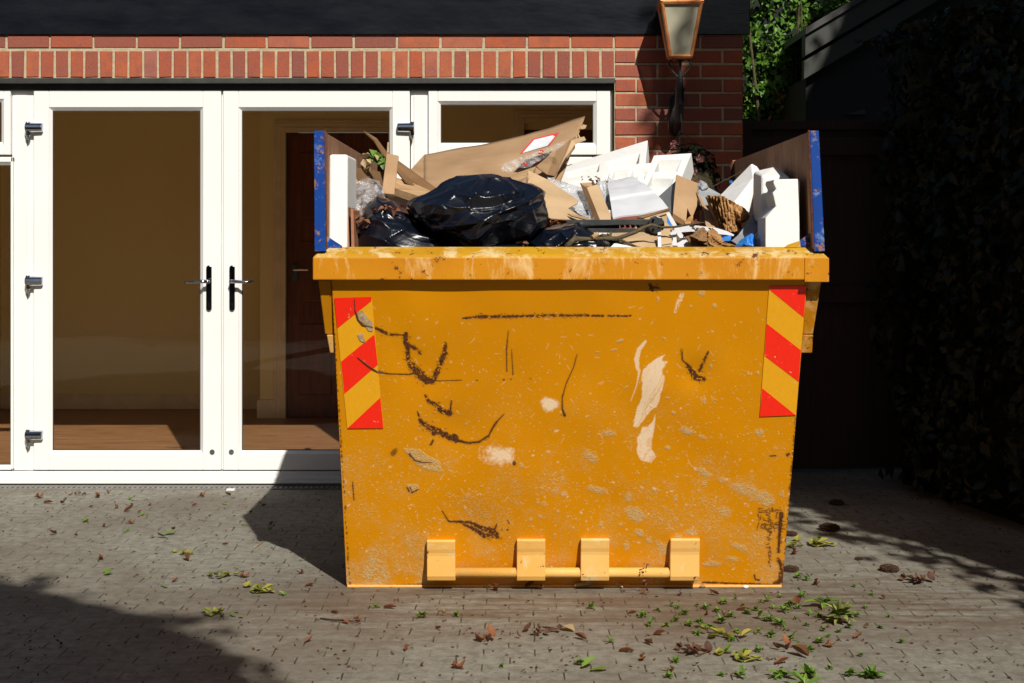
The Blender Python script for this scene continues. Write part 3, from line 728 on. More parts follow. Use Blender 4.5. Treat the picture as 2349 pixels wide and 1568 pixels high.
def stroke(ch, pts, wd, brk=.5, amt=1., n=None, soft=1.0, hatch=True):
    wd = wd if isinstance(wd, (list, tuple)) else [wd] * len(pts)
    if ch is rust and max(wd) > 2.2 and hatch:            # flaked rust around the deep parts of a scratch
        wd = [w0 * 1.15 for w0 in wd]; hr = np.random.default_rng(int(abs(pts[0][0]*7 + pts[0][1]*3)))
        for i in range(len(pts) - 1):
            L = math.hypot(pts[i+1][0]-pts[i][0], pts[i+1][1]-pts[i][1])
            for _ in range(int(L / 1.5)):
                f = hr.uniform(); w0 = wd[i] + (wd[i+1]-wd[i])*f
                if w0 < 1.6: continue
                x0 = pts[i][0] + (pts[i+1][0]-pts[i][0])*f + hr.normal()*w0*1.15; y0 = pts[i][1] + (pts[i+1][1]-pts[i][1])*f + hr.normal()*w0*1.0; l0 = hr.uniform(1, 2.2 + w0*.7); a0 = hr.normal()*.5 + (.5 if hr.uniform() < .7 else 1.5)
                stroke(ch, [(x0, y0), (x0 + l0*math.cos(a0), y0 + l0*math.sin(a0))], [hr.uniform(.5, 1.1), .4], .3, hr.uniform(.5, 1), hatch=False)
    for i in range(len(pts) - 1):
        a, b = pts[i], pts[i+1]; mw = max(wd) + 3
        s = win(min(a[0], b[0]) - mw, min(a[1], b[1]) - mw, max(a[0], b[0]) + mw, max(a[1], b[1]) + mw)
        if ch[s].size == 0: continue
        d, t = segd(XX[s], YY[s], a, b); w_ = wd[i] + (wd[i+1]-wd[i]) * t
        nn = (nS if n is None else n)[s]
        m = np.clip((w_ * (1 - brk + 2 * brk * nn) - d) / soft + .5, 0, 1) * amt
        if brk > .45: m *= np.where((w_ > 2.2) & (nA[s] < .35), 0, 1)
        ch[s] = np.maximum(ch[s], m)
def blob(ch, x, y, rx, ry, ang=0, amt=.9, rough=.5, n=None, soft=.35):
    r = max(rx, ry) * 1.5 + 3; s = win(x-r, y-r, x+r, y+r)
    if ch[s].size == 0: return
    c, s_ = math.cos(R(ang)), math.sin(R(ang)); u = ((XX[s]-x)*c + (YY[s]-y)*s_) / rx; v = (-(XX[s]-x)*s_ + (YY[s]-y)*c) / ry
    nn = (nB if n is None else n)[s]; d = np.hypot(u, v) + rough * (nn - .5) * 2
    ch[s] = np.maximum(ch[s], np.clip((1 - d) / soft, 0, 1) * amt)
def poly(ch, pts, amt=.9, edge=2.5, streak=None):
    xs = [p[0] for p in pts]; ys = [p[1] for p in pts]; s = win(min(xs)-6, min(ys)-6, max(xs)+6, max(ys)+6)
    px, py = XX[s] + (nB[s]-.5)*edge*4, YY[s] + (nA[s]-.5)*edge*2; ins = np.zeros(px.shape, bool); dm = np.full(px.shape, 1e9)
    for i in range(len(pts)):
        a, b = pts[i], pts[(i+1) % len(pts)]; d, _ = segd(px, py, a, b); dm = np.minimum(dm, d)
        cond = ((a[1] > py) != (b[1] > py)) & (px < (b[0]-a[0]) * (py-a[1]) / (b[1]-a[1]+1e-9) + a[0]); ins ^= cond
    m = np.where(ins, np.clip(dm / edge + .3, 0, 1), 0) * amt
    if streak is not None:
        m = m * (.50 + .50 * np.clip((streak[s] - .12) * 2.6, 0, 1))
    ch[s] = np.maximum(ch[s], m)
def c3(*p): return [(703.5 + .2734*x_, 611.7 + .2734*y_) for x_, y_ in p]
def c4(*p): return [(1345.8 + .2731*x_, 611.7 + .2731*y_) for x_, y_ in p]
def c5(*p): return [(734.1 + .2734*x_, 978.8 + .2734*y_) for x_, y_ in p]
def c6(*p): return [(1315.2 + .2734*x_, 978.8 + .2734*y_) for x_, y_ in p]
stroke(rust, c3((1310,438),(1450,425),(1600,425),(1800,420),(2000,412),(2200,415),(2360,412)), [1.2,2.6,2.8,2.0,2.4,2,2], .7, 1)
for a, b in ((0, 20), (45, 110), (125, 140), (180, 192), (200, 235), (255, 275), (290, 340), (362, 370)): stroke(rust, c4((a, 418), (b, 418)), 2, .6)
stroke(rust, c3((400,270),(410,370),(430,440),(470,490),(560,510),(640,550),(690,575),(820,578)), [.8,2.6,3.2,2.4,1.8,3.5,2,1.2], .5)
stroke(rust, c3((830,570),(832,640),(850,700),(850,800),(880,850)), [4,4.5,4,4.5,4], .5)
stroke(rust, c3((850,660),(910,690),(960,740)), [3.5,3,1.2], .5)
stroke(rust, c3((885,830),(930,890),(1000,960),(1060,970)), [5,8,7,4], .6)
stroke(rust, c3((1060,970),(1090,900),(1130,800),(1160,720),(1165,640)), [4,5,5,4,2.4], .65)
stroke(rust, c3((420,755),(500,820),(560,860),(620,895),(700,905),(870,910),(915,900)), [1,2.4,2,1.5,1.2,1.2,1.5], .35)
stroke(pale, c3((440,790),(520,850),(600,880),(640,905)), [1,2.5,2,1], .3)
stroke(rust, c3((1080,965),(1200,961),(1300,958)), .9, .5)
for q in ((1430,958),(1655,955),(1715,950),(1880,945)): blob(rust, *c3(q)[0], 3, 1.6)
stroke(rust, c3((1692,545),(1678,700),(1680,890)), [.8,1.3,.9], .4); stroke(rust, c3((1720,700),(1725,800),(1732,910)), [.5,1,1.2], .5)
stroke(rust, c3((2270,740),(2240,850),(2180,980),(2145,1100),(2145,1200),(2165,1250)), [.7,.9,.9,1.2,1.4,3], .35)
stroke(rust, c3((990,1080),(1020,1130),(1090,1170),(1140,1220),(1200,1235)), [1.2,3,4,6,5], .5); stroke(rust, c3((1205,1230),(1215,1130)), [2,1.6], .5)
stroke(rust, c3((930,1220),(960,1310),(1020,1350),(1100,1380),(1180,1430),(1260,1460)), [.7,3.5,5,5.5,6,5], .55)
stroke(rust, c3((1260,1465),(1360,1485),(1450,1475),(1530,1420),(1570,1340),(1610,1290),(1660,1240)), [3,1.6,1.8,1.6,1.6,1.3,.7], .35)
blob(rust, *c3((1070,1405))[0], 8, 6, 20, 1, .7); blob(rust, *c3((1240,1430))[0], 9, 7, 20, 1, .7)
stroke(rust, c5((930,155),(950,120)), 2.2); blob(pale, *c3((2035,1155))[0], 23, 17, 15, 1, .55)
poly(cem, c5((700,180),(830,190),(900,240),(1000,290),(1040,385),(930,375),(820,330),(740,240)), .85)
stroke(rust, c5((750,235),(800,290),(860,305),(940,308)), [2,1.3,1.3,.7], .4)
blob(pale, *c5((1510,240))[0], 44, 27, 5, .95, .75, n=nA*.5+nB*.5, soft=.6)
blob(rust, *c5((1630,310))[0], 5, 6); poly(cem, c5((715,490),(820,475),(830,540),(760,570)), .8)
for q in (((730,515),(750,550)), ((755,515),(775,555)), ((770,560),(828,530))): stroke(rust, c5(*q), 1.3)
blob(rust, *c5((620,220))[0], 6, 12, 25, .6, .8)
stroke(rust, c5((1025,710),(1080,800),(1180,805),(1260,810),(1340,850),(1440,880),(1480,920)), [.8,1.5,2,2.5,3.5,5.5,6], .5)
stroke(rust, c5((1200,825),(1320,880),(1380,925),(1480,915)), [1.2,3.5,4,4], .6); stroke(rust, c5((1485,820),(1460,880)), [.8,2.6])
stroke(rust, c5((275,470),(285,620)), 1.2, .7); stroke(rust, c5((1575,790),(1590,820)), .9); blob(rust, *c5((1575,870))[0], 3, 3)
for q, r_ in (((1690,330),8),((2035,440),7),((1980,540),11),((2045,565),10),((1820,575),6),((1860,520),6),((1830,640),5),((1880,650),7),((1995,715),5),((1850,755),6),((1770,780),6),((1250,740),7),((960,780),5),((1040,650),6),((1240,580),9),((1970,910),5)):
    blob(cem, *c5(q)[0], r_, r_, 0, .7, .35, soft=.6)
stroke(pale, c4((495,630),(440,700),(420,780),(430,860)), [3,5,5.5,4], .2, .85); stroke(pale, c4((445,870),(420,1000),(372,1130)), [2.5,1.2,.7], .3, .8)
tb_ = np.random.default_rng(15).uniform(0, 1, 900); uu_ = (XX + .42*YY + 5*nC*10) / 3.2; ui_ = uu_.astype(int) % 898; nSt = .8*(tb_[ui_]*(1-(uu_ % 1)) + tb_[ui_+1]*(uu_ % 1)) + .2*nS
poly(pale, c4((510,830),(560,790),(660,735),(640,790),(690,795),(645,860),(635,900),(665,925),(640,990),(625,1080),(590,1180),(540,1210),(440,1350),(395,1350),(410,1230),(470,1080),(455,950),(480,860)), 1, 2, nSt)
poly(pale, c4((590,1230),(580,1330),(560,1430),(530,1568),(430,1560),(425,1470),(500,1370),(560,1290)), 1, 2, nSt)
poly(pale, c6((690,0),(670,60),(645,130),(660,190),(700,250),(650,312),(560,280),(535,200),(540,110),(580,0)), 1, 2, nSt)
for q in (((1610,720),(1590,770)), ((440,1330),(455,1380))): pass
stroke(rust, c4((800,700),(803,790),(850,830),(880,880),(920,940),(985,950)), [2.4,1,2,5,6,4], .6); stroke(rust, c4((950,880),(990,780),(1025,715)), [2,2.6,1.2], .5)
for (q, rx, ry, an) in (((600,280),4,9,0),((970,230),9,8,0),((1075,330),8,6,30),((990,1130),4,13,0),((280,625),10,4,-15),((230,702),9,3,-10),((655,610),7,3,40),((875,340),4,5,0),((100,720),8,2,0),((335,1015),9,3,-35),((1085,1120),5,3,0),((1045,840),4,9,0),((1440,900),5,5,0),((730,1230),6,4,30),((680,1105),6,3,0)):
    blob(cem, *c4(q)[0], rx, ry, an, .85, .35, soft=.5)
stroke(pale, c4((800,240),(775,300),(745,385)), [5,5,3], .5, .7); stroke(rust, c4((530,150),(560,190),(600,180)), [2,5,2], .6)
for (q, rx, ry, an) in (((1450,540),42,20,25),((1600,600),34,17,25),((1270,720),18,18,10),((520,740),32,19,25),((1090,385),24,9,28),((740,1010),30,14,45),((1000,890),24,9,0),((140,250),24,15,35),((190,530),28,11,15),((470,590),11,12,0),((1100,480),8,7,0),((790,180),8,6,0),((450,1000),8,12,0),((1390,1010),28,9,30),((1170,1150),32,8,-3),((960,40),22,9,20),((1080,90),11,5,20),((700,540),12,6,20),((860,600),6,9,0),((560,900),18,8,30),((640,960),14,8,30),((1250,450),9,7,0),((1370,500),10,9,0),((1560,50),14,9,0),((880,920),12,8,0),((235,820),6,7,0),((860,780),6,6,0),((400,820),6,6,0),((1330,1110),20,8,10),((300,60),18,10,0),((1750,560),9,9,0)):
    blob(cem, *c6(q)[0], rx, ry, an, .80, .85, n=nA*.45+nB*.55, soft=.55)
hr = np.random.default_rng(4)
for _ in range(95):                                         # flaking rust near the lower right corner
    cxr, cyr = hr.uniform(1540, 1760), hr.choice([720, 760, 820, 835], p=[.3, .2, .3, .2]) + hr.normal()*22; a0 = hr.choice([.1, 1.5, 2.2]) + hr.normal()*.3; l0 = hr.uniform(6, 45)
    stroke(rust, c6((cxr, cyr), (cxr + l0*math.cos(a0), cyr + l0*math.sin(a0))), [hr.uniform(.6, 1.9), .6], .4, hr.uniform(.6, 1), hatch=False)
for _ in range(30):
    yy_ = hr.uniform(840, 1180); stroke(rust, c6((1648 + hr.normal()*9, yy_), (1648 + hr.normal()*10, yy_ + hr.uniform(5, 22))), [hr.uniform(.5, 1.4), .5], .4, hatch=False)
stroke(rust, c6((1745,735),(1735,850),(1728,950),(1722,1060)), [4,3.2,2.6,1.8], .25); stroke(rust, c6((1715,1105),(1750,1180),(1742,1290),(1690,1320)), [2,4,6,3], .6)
stroke(rust, c6((1650,250),(1700,248)), 1.4); stroke(rust, c6((1795,245),(1812,235)), 2.4); stroke(rust, c6((1085,1310),(1400,1320),(1720,1330)), 1.8, .9)
stroke(rust, c5((300,1340),(560,1335),(860,1325)), 1.4, .95); stroke(rust, c6((1520,1250),(1530,1290),(1560,1290)), 1.6, .4)
# tapes get small knocks too (see the tape material); edges rust
for k in range(60): blob(rust, 757 + 43*(k/60.) + 2 + random.uniform(0, 2), 652 + 700*(k/60.), random.uniform(.6, 2.4), random.uniform(2, 7), 0, .8, .6)
for k in range(70): blob(rust, 1848 - 51*(k/70.) - random.uniform(0, 2.5), 655 + 695*(k/70.), random.uniform(.8, 3.2 if k > 35 else 1.6), random.uniform(2, 8), 0, .8, .6)
rg = np.random.default_rng(77)
for k in range(6500):                                       # fine splashes, denser towards the bottom
    y_ = 690 + 660 * rg.beta(2.0, 1.15); x_ = rg.uniform(775, 1845); r_ = min(.55 + rg.exponential(.55), 3.2)
    blob(pale if rg.uniform() < .35 else cem, x_, y_, r_ * rg.uniform(.8, 2.2), r_, rg.uniform(-60, 60), rg.uniform(.15, .75), .3, soft=.6)
for k in range(150):
    y_ = 860 + 470 * rg.beta(1.6, 1.3); blob(cem, rg.uniform(800, 1830), y_, rg.uniform(2.5, 5), rg.uniform(2.5, 4.5), 0, rg.uniform(.25, .6), .4, soft=.9)
for k in range(130):                                        # short scratches
    x_, y_ = rg.uniform(790, 1830), rg.uniform(700, 1300); a = rg.uniform(-1, 1) + (1.57 if rg.uniform() < .5 else 0); l_ = rg.uniform(3, 16)
    stroke(pale, [(x_, y_), (x_ + l_*math.cos(a), y_ + l_*math.sin(a))], [.8, .4], .3, .5)
nF = vnoise(Hp, Wp, 2.2, 88, 2); cem *= np.clip((nF - .30) * 4.5, .25, 1)          # patches broken up by the grain of the paint
# dried cement wash near the bottom and general greying
wash = np.clip((YY - 1180) / 170., 0, 1) * np.clip((nC - .42) * 4, 0, 1) * np.where(XX < 985, 1.15, .55)
cem = np.maximum(cem, np.clip(wash * (.1 + 1.1*np.clip((nA*.5 + nF*.5 - .38)*4, 0, 1)), 0, .85))
cem = np.maximum(cem, np.clip((nC - .50) * 3.2, 0, 1) * np.clip((YY - 880) / 250., 0, 1) * .65 * np.clip((nF*.6 + nA*.4 - .45) * 5, 0, 1))
# shallow dents
for (q, r_, a_) in ((c3((700,700))[0], 75, -.010), (c3((1000,900))[0], 90, -.008), (c3((1250,1400))[0], 90, -.012), (c5((1300,850))[0], 85, -.012), (c4((900,900))[0], 50, -.009), (c4((560,1000))[0], 80, .006), (c6((1600,900))[0], 80, -.006)):
    dent += a_ * np.exp(-((XX-q[0])**2 + (YY-q[1])**2) / (2*(r_*.5)**2))
dent += (vnoise(Hp, Wp, 150, 41, 2) - .5) * .010
def blur(a, r):
    for ax in (0, 1):
        c_ = np.cumsum(np.pad(a, [(r + 1, r) if k_ == ax else (0, 0) for k_ in (0, 1)], mode='edge'), axis=ax)
        a = (c_[2*r+1:, :] - c_[:-(2*r+1), :]) / (2*r+1) if ax == 0 else (c_[:, 2*r+1:] - c_[:, :-(2*r+1)]) / (2*r+1)
    return a
scuff = np.clip(blur(blur(rust, 2), 3) * .95, 0, 1) * np.clip((nF*.5 + nA*.5 - .25) * 3, 0, 1)
def samp(a, x_, y_):
    xi = np.clip((x_ - X0p), 0, Wp-2); yi = np.clip((y_ - Y0p), 0, Hp-2); i, j = xi.astype(int), yi.astype(int); fx, fy = xi-i, yi-j
    return (a[j, i]*(1-fx) + a[j, i+1]*fx)*(1-fy) + (a[j+1, i]*(1-fx) + a[j+1, i+1]*fx)*fy
nu, nv = 860, 560
gx = np.linspace(SX0, SX1, nu); gz = np.linspace(.012, 1.20, nv); GX, GZ = np.meshgrid(gx, gz)
GY_ = PY0 + K * (PZ0 - GZ); PXx = CX + GX * F / GY_; PYy = HY + (EYE - GZ) * F / GY_
edge = np.clip((np.minimum(GX - SX0, SX1 - GX) - .16) / .10, 0, 1) * np.clip((GZ - .01) / .08, 0, 1)
GYd = GY_ - samp(dent, PXx, PYy) * edge * .9
V = np.stack([GX, GYd, GZ], -1).reshape(-1, 3)
idx = np.arange(nu*nv).reshape(nv, nu); q = np.stack([idx[:-1, :-1], idx[:-1, 1:], idx[1:, 1:], idx[1:, :-1]], -1).reshape(-1, 4)
me = bpy.data.meshes.new("end_panel"); me.vertices.add(len(V)); me.vertices.foreach_set("co", V.ravel())
me.loops.add(q.size); me.loops.foreach_set("vertex_index", q.ravel()); me.polygons.add(len(q)); me.polygons.foreach_set("loop_start", np.arange(len(q))*4); me.polygons.foreach_set("loop_total", np.full(len(q), 4))
me.update(calc_edges=True)
ca = me.attributes.new("marks", 'FLOAT_COLOR', 'POINT')
ca.data.foreach_set("color", np.stack([samp(rust, PXx, PYy), samp(cem, PXx, PYy), samp(pale, PXx, PYy), samp(scuff, PXx, PYy)], -1).ravel())
m, t, p = nodes("scratched_yellow_paint"); p.inputs["Specular IOR Level"].default_value = .15
a_ = N(t, "Attribute", attribute_name="marks"); sp = N(t, "SeparateColor"); t.links.new(a_.outputs["Color"], sp.inputs[0])
v = coords(t); c = mixc(t, ramp(t, noise_t(t, v, 2.2, 6, .6), [(.35, g(0)), (.65, g(1))]), (.63, .240, .001), (.67, .262, .001))
fine = noise_t(t, v, 160, 4, .7)
c = mixc(t, ramp(t, noise_t(t, coords(t, (1, 1, .25)), 16, 6, .7), [(.5, g(0)), (.75, g(.18))]), c, (.60, .28, .03))
c = mixc(t, sp.outputs[1], c, (.50, .39, .20)); c = mixc(t, sp.outputs[2], c, (.84, .62, .40))
c = mixc(t, a_.outputs["Alpha"], c, (.20, .085, .015))
c = mixc(t, sp.outputs[0], c, ramp(t, fine, [(.4, (.045, .018, .008)), (.65, (.17, .055, .018))])); t.links.new(c, p.inputs["Base Color"])
rr = N(t, "Math", operation='MULTIPLY_ADD'); rr.inputs[1].default_value = .35; rr.inputs[2].default_value = .42; t.links.new(sp.outputs[1], rr.inputs[0]); t.links.new(rr.outputs[0], p.inputs["Roughness"])
hh = N(t, "Math", operation='SUBTRACT'); t.links.new(sp.outputs[1], hh.inputs[0]); t.links.new(sp.outputs[0], hh.inputs[1])
h2 = N(t, "Math", operation='MULTIPLY_ADD'); h2.inputs[1].default_value = .5; t.links.new(fine, h2.inputs[0]); h2.inputs[1].default_value = .12; t.links.new(hh.outputs[0], h2.inputs[2])
bump(t, p, h2.outputs[0], .35, .004)
mat_panel = m
link("end_panel", me, mat_panel, skip, smooth=True)

# --- the rest of the steel body
m = MB(); T = .012
yb0, yb1 = PY0 + K*PZ0, BACK - K*PZ0
prof = [(PY0 - .012, 1.20), (BACK, 1.20), (yb1, .012), (yb0 + .002, .012)]
for xa, xb in ((SX0 - .002, SX0 + T), (SX1 - T, SX1 + .002)):
    m.prism([(xa, y + .004, z) for y, z in prof], (xb - xa, 0, 0))
m.prism([(SX0 + T, PY0 + .006 - .012, 1.20), (SX0 + T, PY0 + .018 - .012, 1.20), (SX0 + T, yb0 + .016, .012), (SX0 + T, yb0 + .005, .012)], (SX1 - SX0 - 2*T, 0, 0))
m.prism([(SX0 + T, BACK, 1.20), (SX0 + T, BACK - T, 1.20), (SX0 + T, yb1 - T, .012), (SX0 + T, yb1, .012)], (SX1 - SX0 - 2*T, 0, 0))
m.box(SX0, SX1, yb0 + .01, yb1, .008, .02)
m.build("body", mat_yellow, skip)
# bottom flange, slightly rusty
MB().box(SX0 + .002, SX1 - .004, yb0 - .012, yb0 + .004, .004, .013).build("bottom_edge", mat_lug, skip, bevel=.002)
# rim: bevelled box section all round
XRL, XRR = -.678, 1.076
def rimprof(u0):                                            # outward offset, height
    return [(0, 1.165), (0, 1.2415), (.010, 1.252), (.058, 1.277), (.075, 1.277), (.075, 1.165)]
m = MB()
o4 = [(XRL, RY), (XRR, RY), (XRR, BACK + .06), (XRL, BACK + .06)]
pr = rimprof(0); n = len(pr); vs = []
for (cx_, cy_), (sx, sy) in zip(o4, ((1, 1), (-1, 1), (-1, -1), (1, -1))):
    for o_, z_ in pr: vs.append((cx_ + sx*o_, cy_ + sy*o_, z_))
fs = []; mi = []
for k in range(4):
    l = (k+1) % 4
    for j in range(n): fs.append((k*n+j, l*n+j, l*n+(j+1) % n, k*n+(j+1) % n)); mi.append(1 if j in (1, 2, 3) else 0)
m.v = [Vector(v_) for v_ in vs]; m.f = fs; m.m = mi
m.build("rim", [mat_yellow, mat_rimtop], skip, bevel=.004)
# welded corner sleeve on the right of the rim
xs = (1846 - CX) * RY / F
MB().box(xs, XRR + .002, RY - .004, RY + .05, 1.158, 1.2405).build("corner_sleeve", mat_yellow, skip, bevel=.002)
# side channels below the rim
def sidebox(xa, xb, za, zb_, y0, y1, nm):
    MB().box(min(xa, xb), max(xa, xb), y0, y1, za, zb_).build(nm, mat_yellow, skip, bevel=.004)
z3 = .905
m = MB(); xo = -.664
m.prism([(SX0 - .003, PY0 + .01, 1.163), (xo, PY0 + .01, 1.163), (xo + .012, PY0 + .10, .972), (SX0 - .003, PY0 + .10, .972)], (0, .5, 0)); m.build("lifting_channel", mat_yellow, skip, bevel=.003)
m = MB(); m.prism([(SX0 - .003, PY0 + .095, .970), (xo + .018, PY0 + .095, .970), (xo + .026, PY0 + .125, z3), (SX0 - .003, PY0 + .125, z3)], (0, .5, 0)); m.build("lifting_channel", mat_lug, skip, bevel=.003)
xo = 1.062
m = MB(); m.prism([(SX1 + .003, PY0 + .01, 1.163), (xo, PY0 + .01, 1.163), (xo - .012, PY0 + .10, .972), (SX1 + .003, PY0 + .10, .972)], (0, .5, 0)); m.build("lifting_channel", mat_yellow, skip, bevel=.003)
m = MB(); m.prism([(SX1 + .003, PY0 + .095, .970), (xo - .012, PY0 + .095, .970), (xo - .010, PY0 + .125, z3), (SX1 + .003, PY0 + .125, z3)], (0, .5, 0)); m.build("lifting_channel", mat_yellow, skip, bevel=.003)
# lugs and tipping bar
LUGY = yb0 - .155
for (xa, xb, yt, yb_) in ((978, 1044, 1238, 1341), (1186, 1252, 1236, 1338), (1334, 1400, 1235, 1338), (1541, 1609, 1235, 1337)):
    top = on_panel(xa, yt); X0_, X1_ = at(xa, yt, 5.56).x, at(xb, yt, 5.56).x
    zt_ = top.z; yt_ = PY0 + K * (PZ0 - zt_)
    zb_ = .045; yf_ = yt_ - .012; yfb = yt_ - .030
    m = MB()
    m.prism([(X0_, yt_ - .024, zt_ - .003), (X0_, yt_ - .018, zt_ + .003), (X0_, yt_ + .02, zt_ - .004), (X0_, yb0 + .003, zb_ + .01), (X0_, yt_ - .002, zb_), (X0_, yt_ - .010, zb_ + .018), (X0_, yt_ - .010, zt_ - .060), (X0_, yt_ - .012, zt_ - .048), (X0_, yt_ - .017, zt_ - .034)], (X1_ - X0_, 0, 0))
    o = m.build("lug", mat_lug, skip, bevel=.003)
BYY = yt_ + .014
xa, xb = at(1040, 1326, 5.6).x, at(1545, 1326, 5.6).x
MB().tube([(xa, BYY, .072), (xb, BYY, .072)], .0185, 18).build("tipping_bar", mat_lug, skip, smooth=True)
# reflective tapes
def tape_mat(name, c):
    m, t, p = nodes(name); p.inputs["Roughness"].default_value = .4
    v = coords(t); c_ = mixc(t, ramp(t, noise_t(t, coords(t, (8, 8, .7)), 10, 4), [(.4, g(0)), (.7, g(.35))]), c, tuple(x*.85 for x in c))
    c_ = mixc(t, ramp(t, noise_t(t, v, 45, 6, .75), [(.635, g(0)), (.66, g(.8))]), c_, (.75, .5, .25)); t.links.new(c_, p.inputs["Base Color"]); return m
mat_tr = tape_mat("red_reflective_tape", (1.0, .022, .006)); mat_ty = tape_mat("yellow_reflective_tape", (.86, .40, .008))
def tape(conv, outline, reds, label):
    bm_v = []; bm_f = []; mi = []
    def add(pts, lift, k):
        a = len(bm_v); bm_v.extend(on_panel(x_, y_, lift) for x_, y_ in conv(*pts)); bm_f.append(tuple(range(a, a + len(pts)))[::-1]); mi.append(k)
    # subdivide along the length so that the tape follows the slightly dented steel
    add(outline, .0030, 0)
    for r_ in reds: add(r_, .0038, 1)
    o = mesh("reflective_tape", bm_v, bm_f, [mat_ty, mat_tr], skip, mi=mi); o["label"] = label
tape(c3, [(232,265),(548,255),(645,1358),(343,1360)], [[(232,265),(548,255),(545,290),(258,522)], [(290,800),(570,570),(598,825),(318,1070)], [(343,1360),(620,1100),(645,1358)]], "left red and yellow striped reflective tape, torn by scratches")
tape(c4, [(1535,165),(1845,165),(1760,1250),(1455,1262)], [[(1535,165),(1845,165),(1825,430),(1536,195)], [(1514,480),(1802,705),(1782,970),(1495,752)], [(1477,1024),(1758,1250),(1455,1262)]], "right red and yellow striped reflective tape")
# torn places on the left tape
m = MB()
def patch(conv, pts, lift=.0055): m.prism([on_panel(x_, y_, lift) for x_, y_ in conv(*pts)][::-1], (0, .0012, 0))
patch(c3, [(425,385),(470,370),(520,440),(555,470),(555,545),(520,540),(480,480),(440,450)]); patch(c3, [(425,575),(470,560),(480,600),(500,645),(450,625)])
m.build("torn_tape", M("tape_backing", (.55, .42, .24), .8, (.30, .2, .1), 60), skip)
m = MB(); lw = .0022
for pl in ([(402,275),(410,370),(430,440),(470,490),(560,512)], [(425,760),(500,820),(560,862),(610,890)]):
    P_ = [on_panel(x_, y_, .006) for x_, y_ in c3(*pl)]; m.tube(P_, [.0012] + [lw]*(len(P_)-2) + [.001], 5)
m.build("tape_scratch", mat_rust, skip)

# --- side boards
BZ1 = 1.670
def board(side):
    o_ = 1 if side > 0 else -1
    X = (1.014 if side > 0 else -.638); yE = 6.96 if side > 0 else 7.25
    m = MB()
    if side > 0: m.hexa([(1.026, RY + .03, 1.27), (1.05, RY + .03, 1.27), (1.05, yE, 1.27), (1.026, yE, 1.27), (1.012, RY + .03, BZ1), (1.032, RY + .03, BZ1), (1.032, yE, BZ1 - .012), (1.012, yE, BZ1 - .012)])
    else: m.hexa([(-.664, RY + .03, 1.27), (-.640, RY + .03, 1.27), (-.640, yE, 1.27), (-.664, yE, 1.27), (-.664, RY + .03, BZ1), (-.640, RY + .03, BZ1), (-.640, yE, BZ1 - .01), (-.664, yE, BZ1 - .01)])
    b = m.build("side_board", mat_board, skip, bevel=.002)
    if side > 0: xt0, xt1, xb0_, xb1_ = 1858, 1879, 1869, 1893
    else: xt0, xt1, xb0_, xb1_ = 720.5, 744, 722, 747
    zt_ = BZ1 + .003; yb = RY + .004; f_ = lambda x_: (x_ - CX) * (RY + .004) / F
    m = MB(); m.hexa([(f_(xb0_), yb, 1.262), (f_(xb1_), yb, 1.262), (f_(xb1_), yb + .045, 1.262), (f_(xb0_), yb + .045, 1.262), (f_(xt0), yb, zt_), (f_(xt1), yb, zt_), (f_(xt1), yb + .045, zt_), (f_(xt0), yb + .045, zt_)])
    m.build("blue_post", mat_blue, skip, bevel=.002)
    e = f_(xt0 if side > 0 else xt1); eb = f_(xb0_ if side > 0 else xb1_)
    m = MB(); m.tube([(e - o_*.002, yb + .005, zt_ + .002), (eb - o_*.003, yb + .005, 1.27)], .004, 6); m.build("rusty_weld", mat_rust, skip)
    # gusset
    if side > 0: gs = [at(1867, 530, RY+.05), at(1869, 566, RY+.05), at(1837, 566, RY+.05), at(1836, 552, RY+.05)]
    else: gs = [at(747, 540, RY+.05), at(784, 564, RY+.05), at(786, 570, RY+.05), at(747, 570, RY+.05)]
    m = MB(); m.prism(gs, (0, .008, 0)); m.build("gusset", mat_blue, skip)
    if side > 0:
        m = MB(); m.prism([at(1838, 552, RY+.051), at(1838, 568, RY+.051), at(1800, 568, RY+.051), at(1808, 562, RY+.051)], (0, .008, 0)); m.build("gusset", mat_rimtop, skip)
        m = MB(); m.box(1.006, 1.050, yE, yE + .03, 1.27, BZ1 - .008); m.build("end_post", mat_hard, skip, bevel=.002)
        m = MB(); m.tube([(1.003, yE - .002, 1.30), (1.001, yE - .002, BZ1 - .02)], .006, 6); m.build("rusty_weld", mat_rust, skip)
board(1); board(-1)

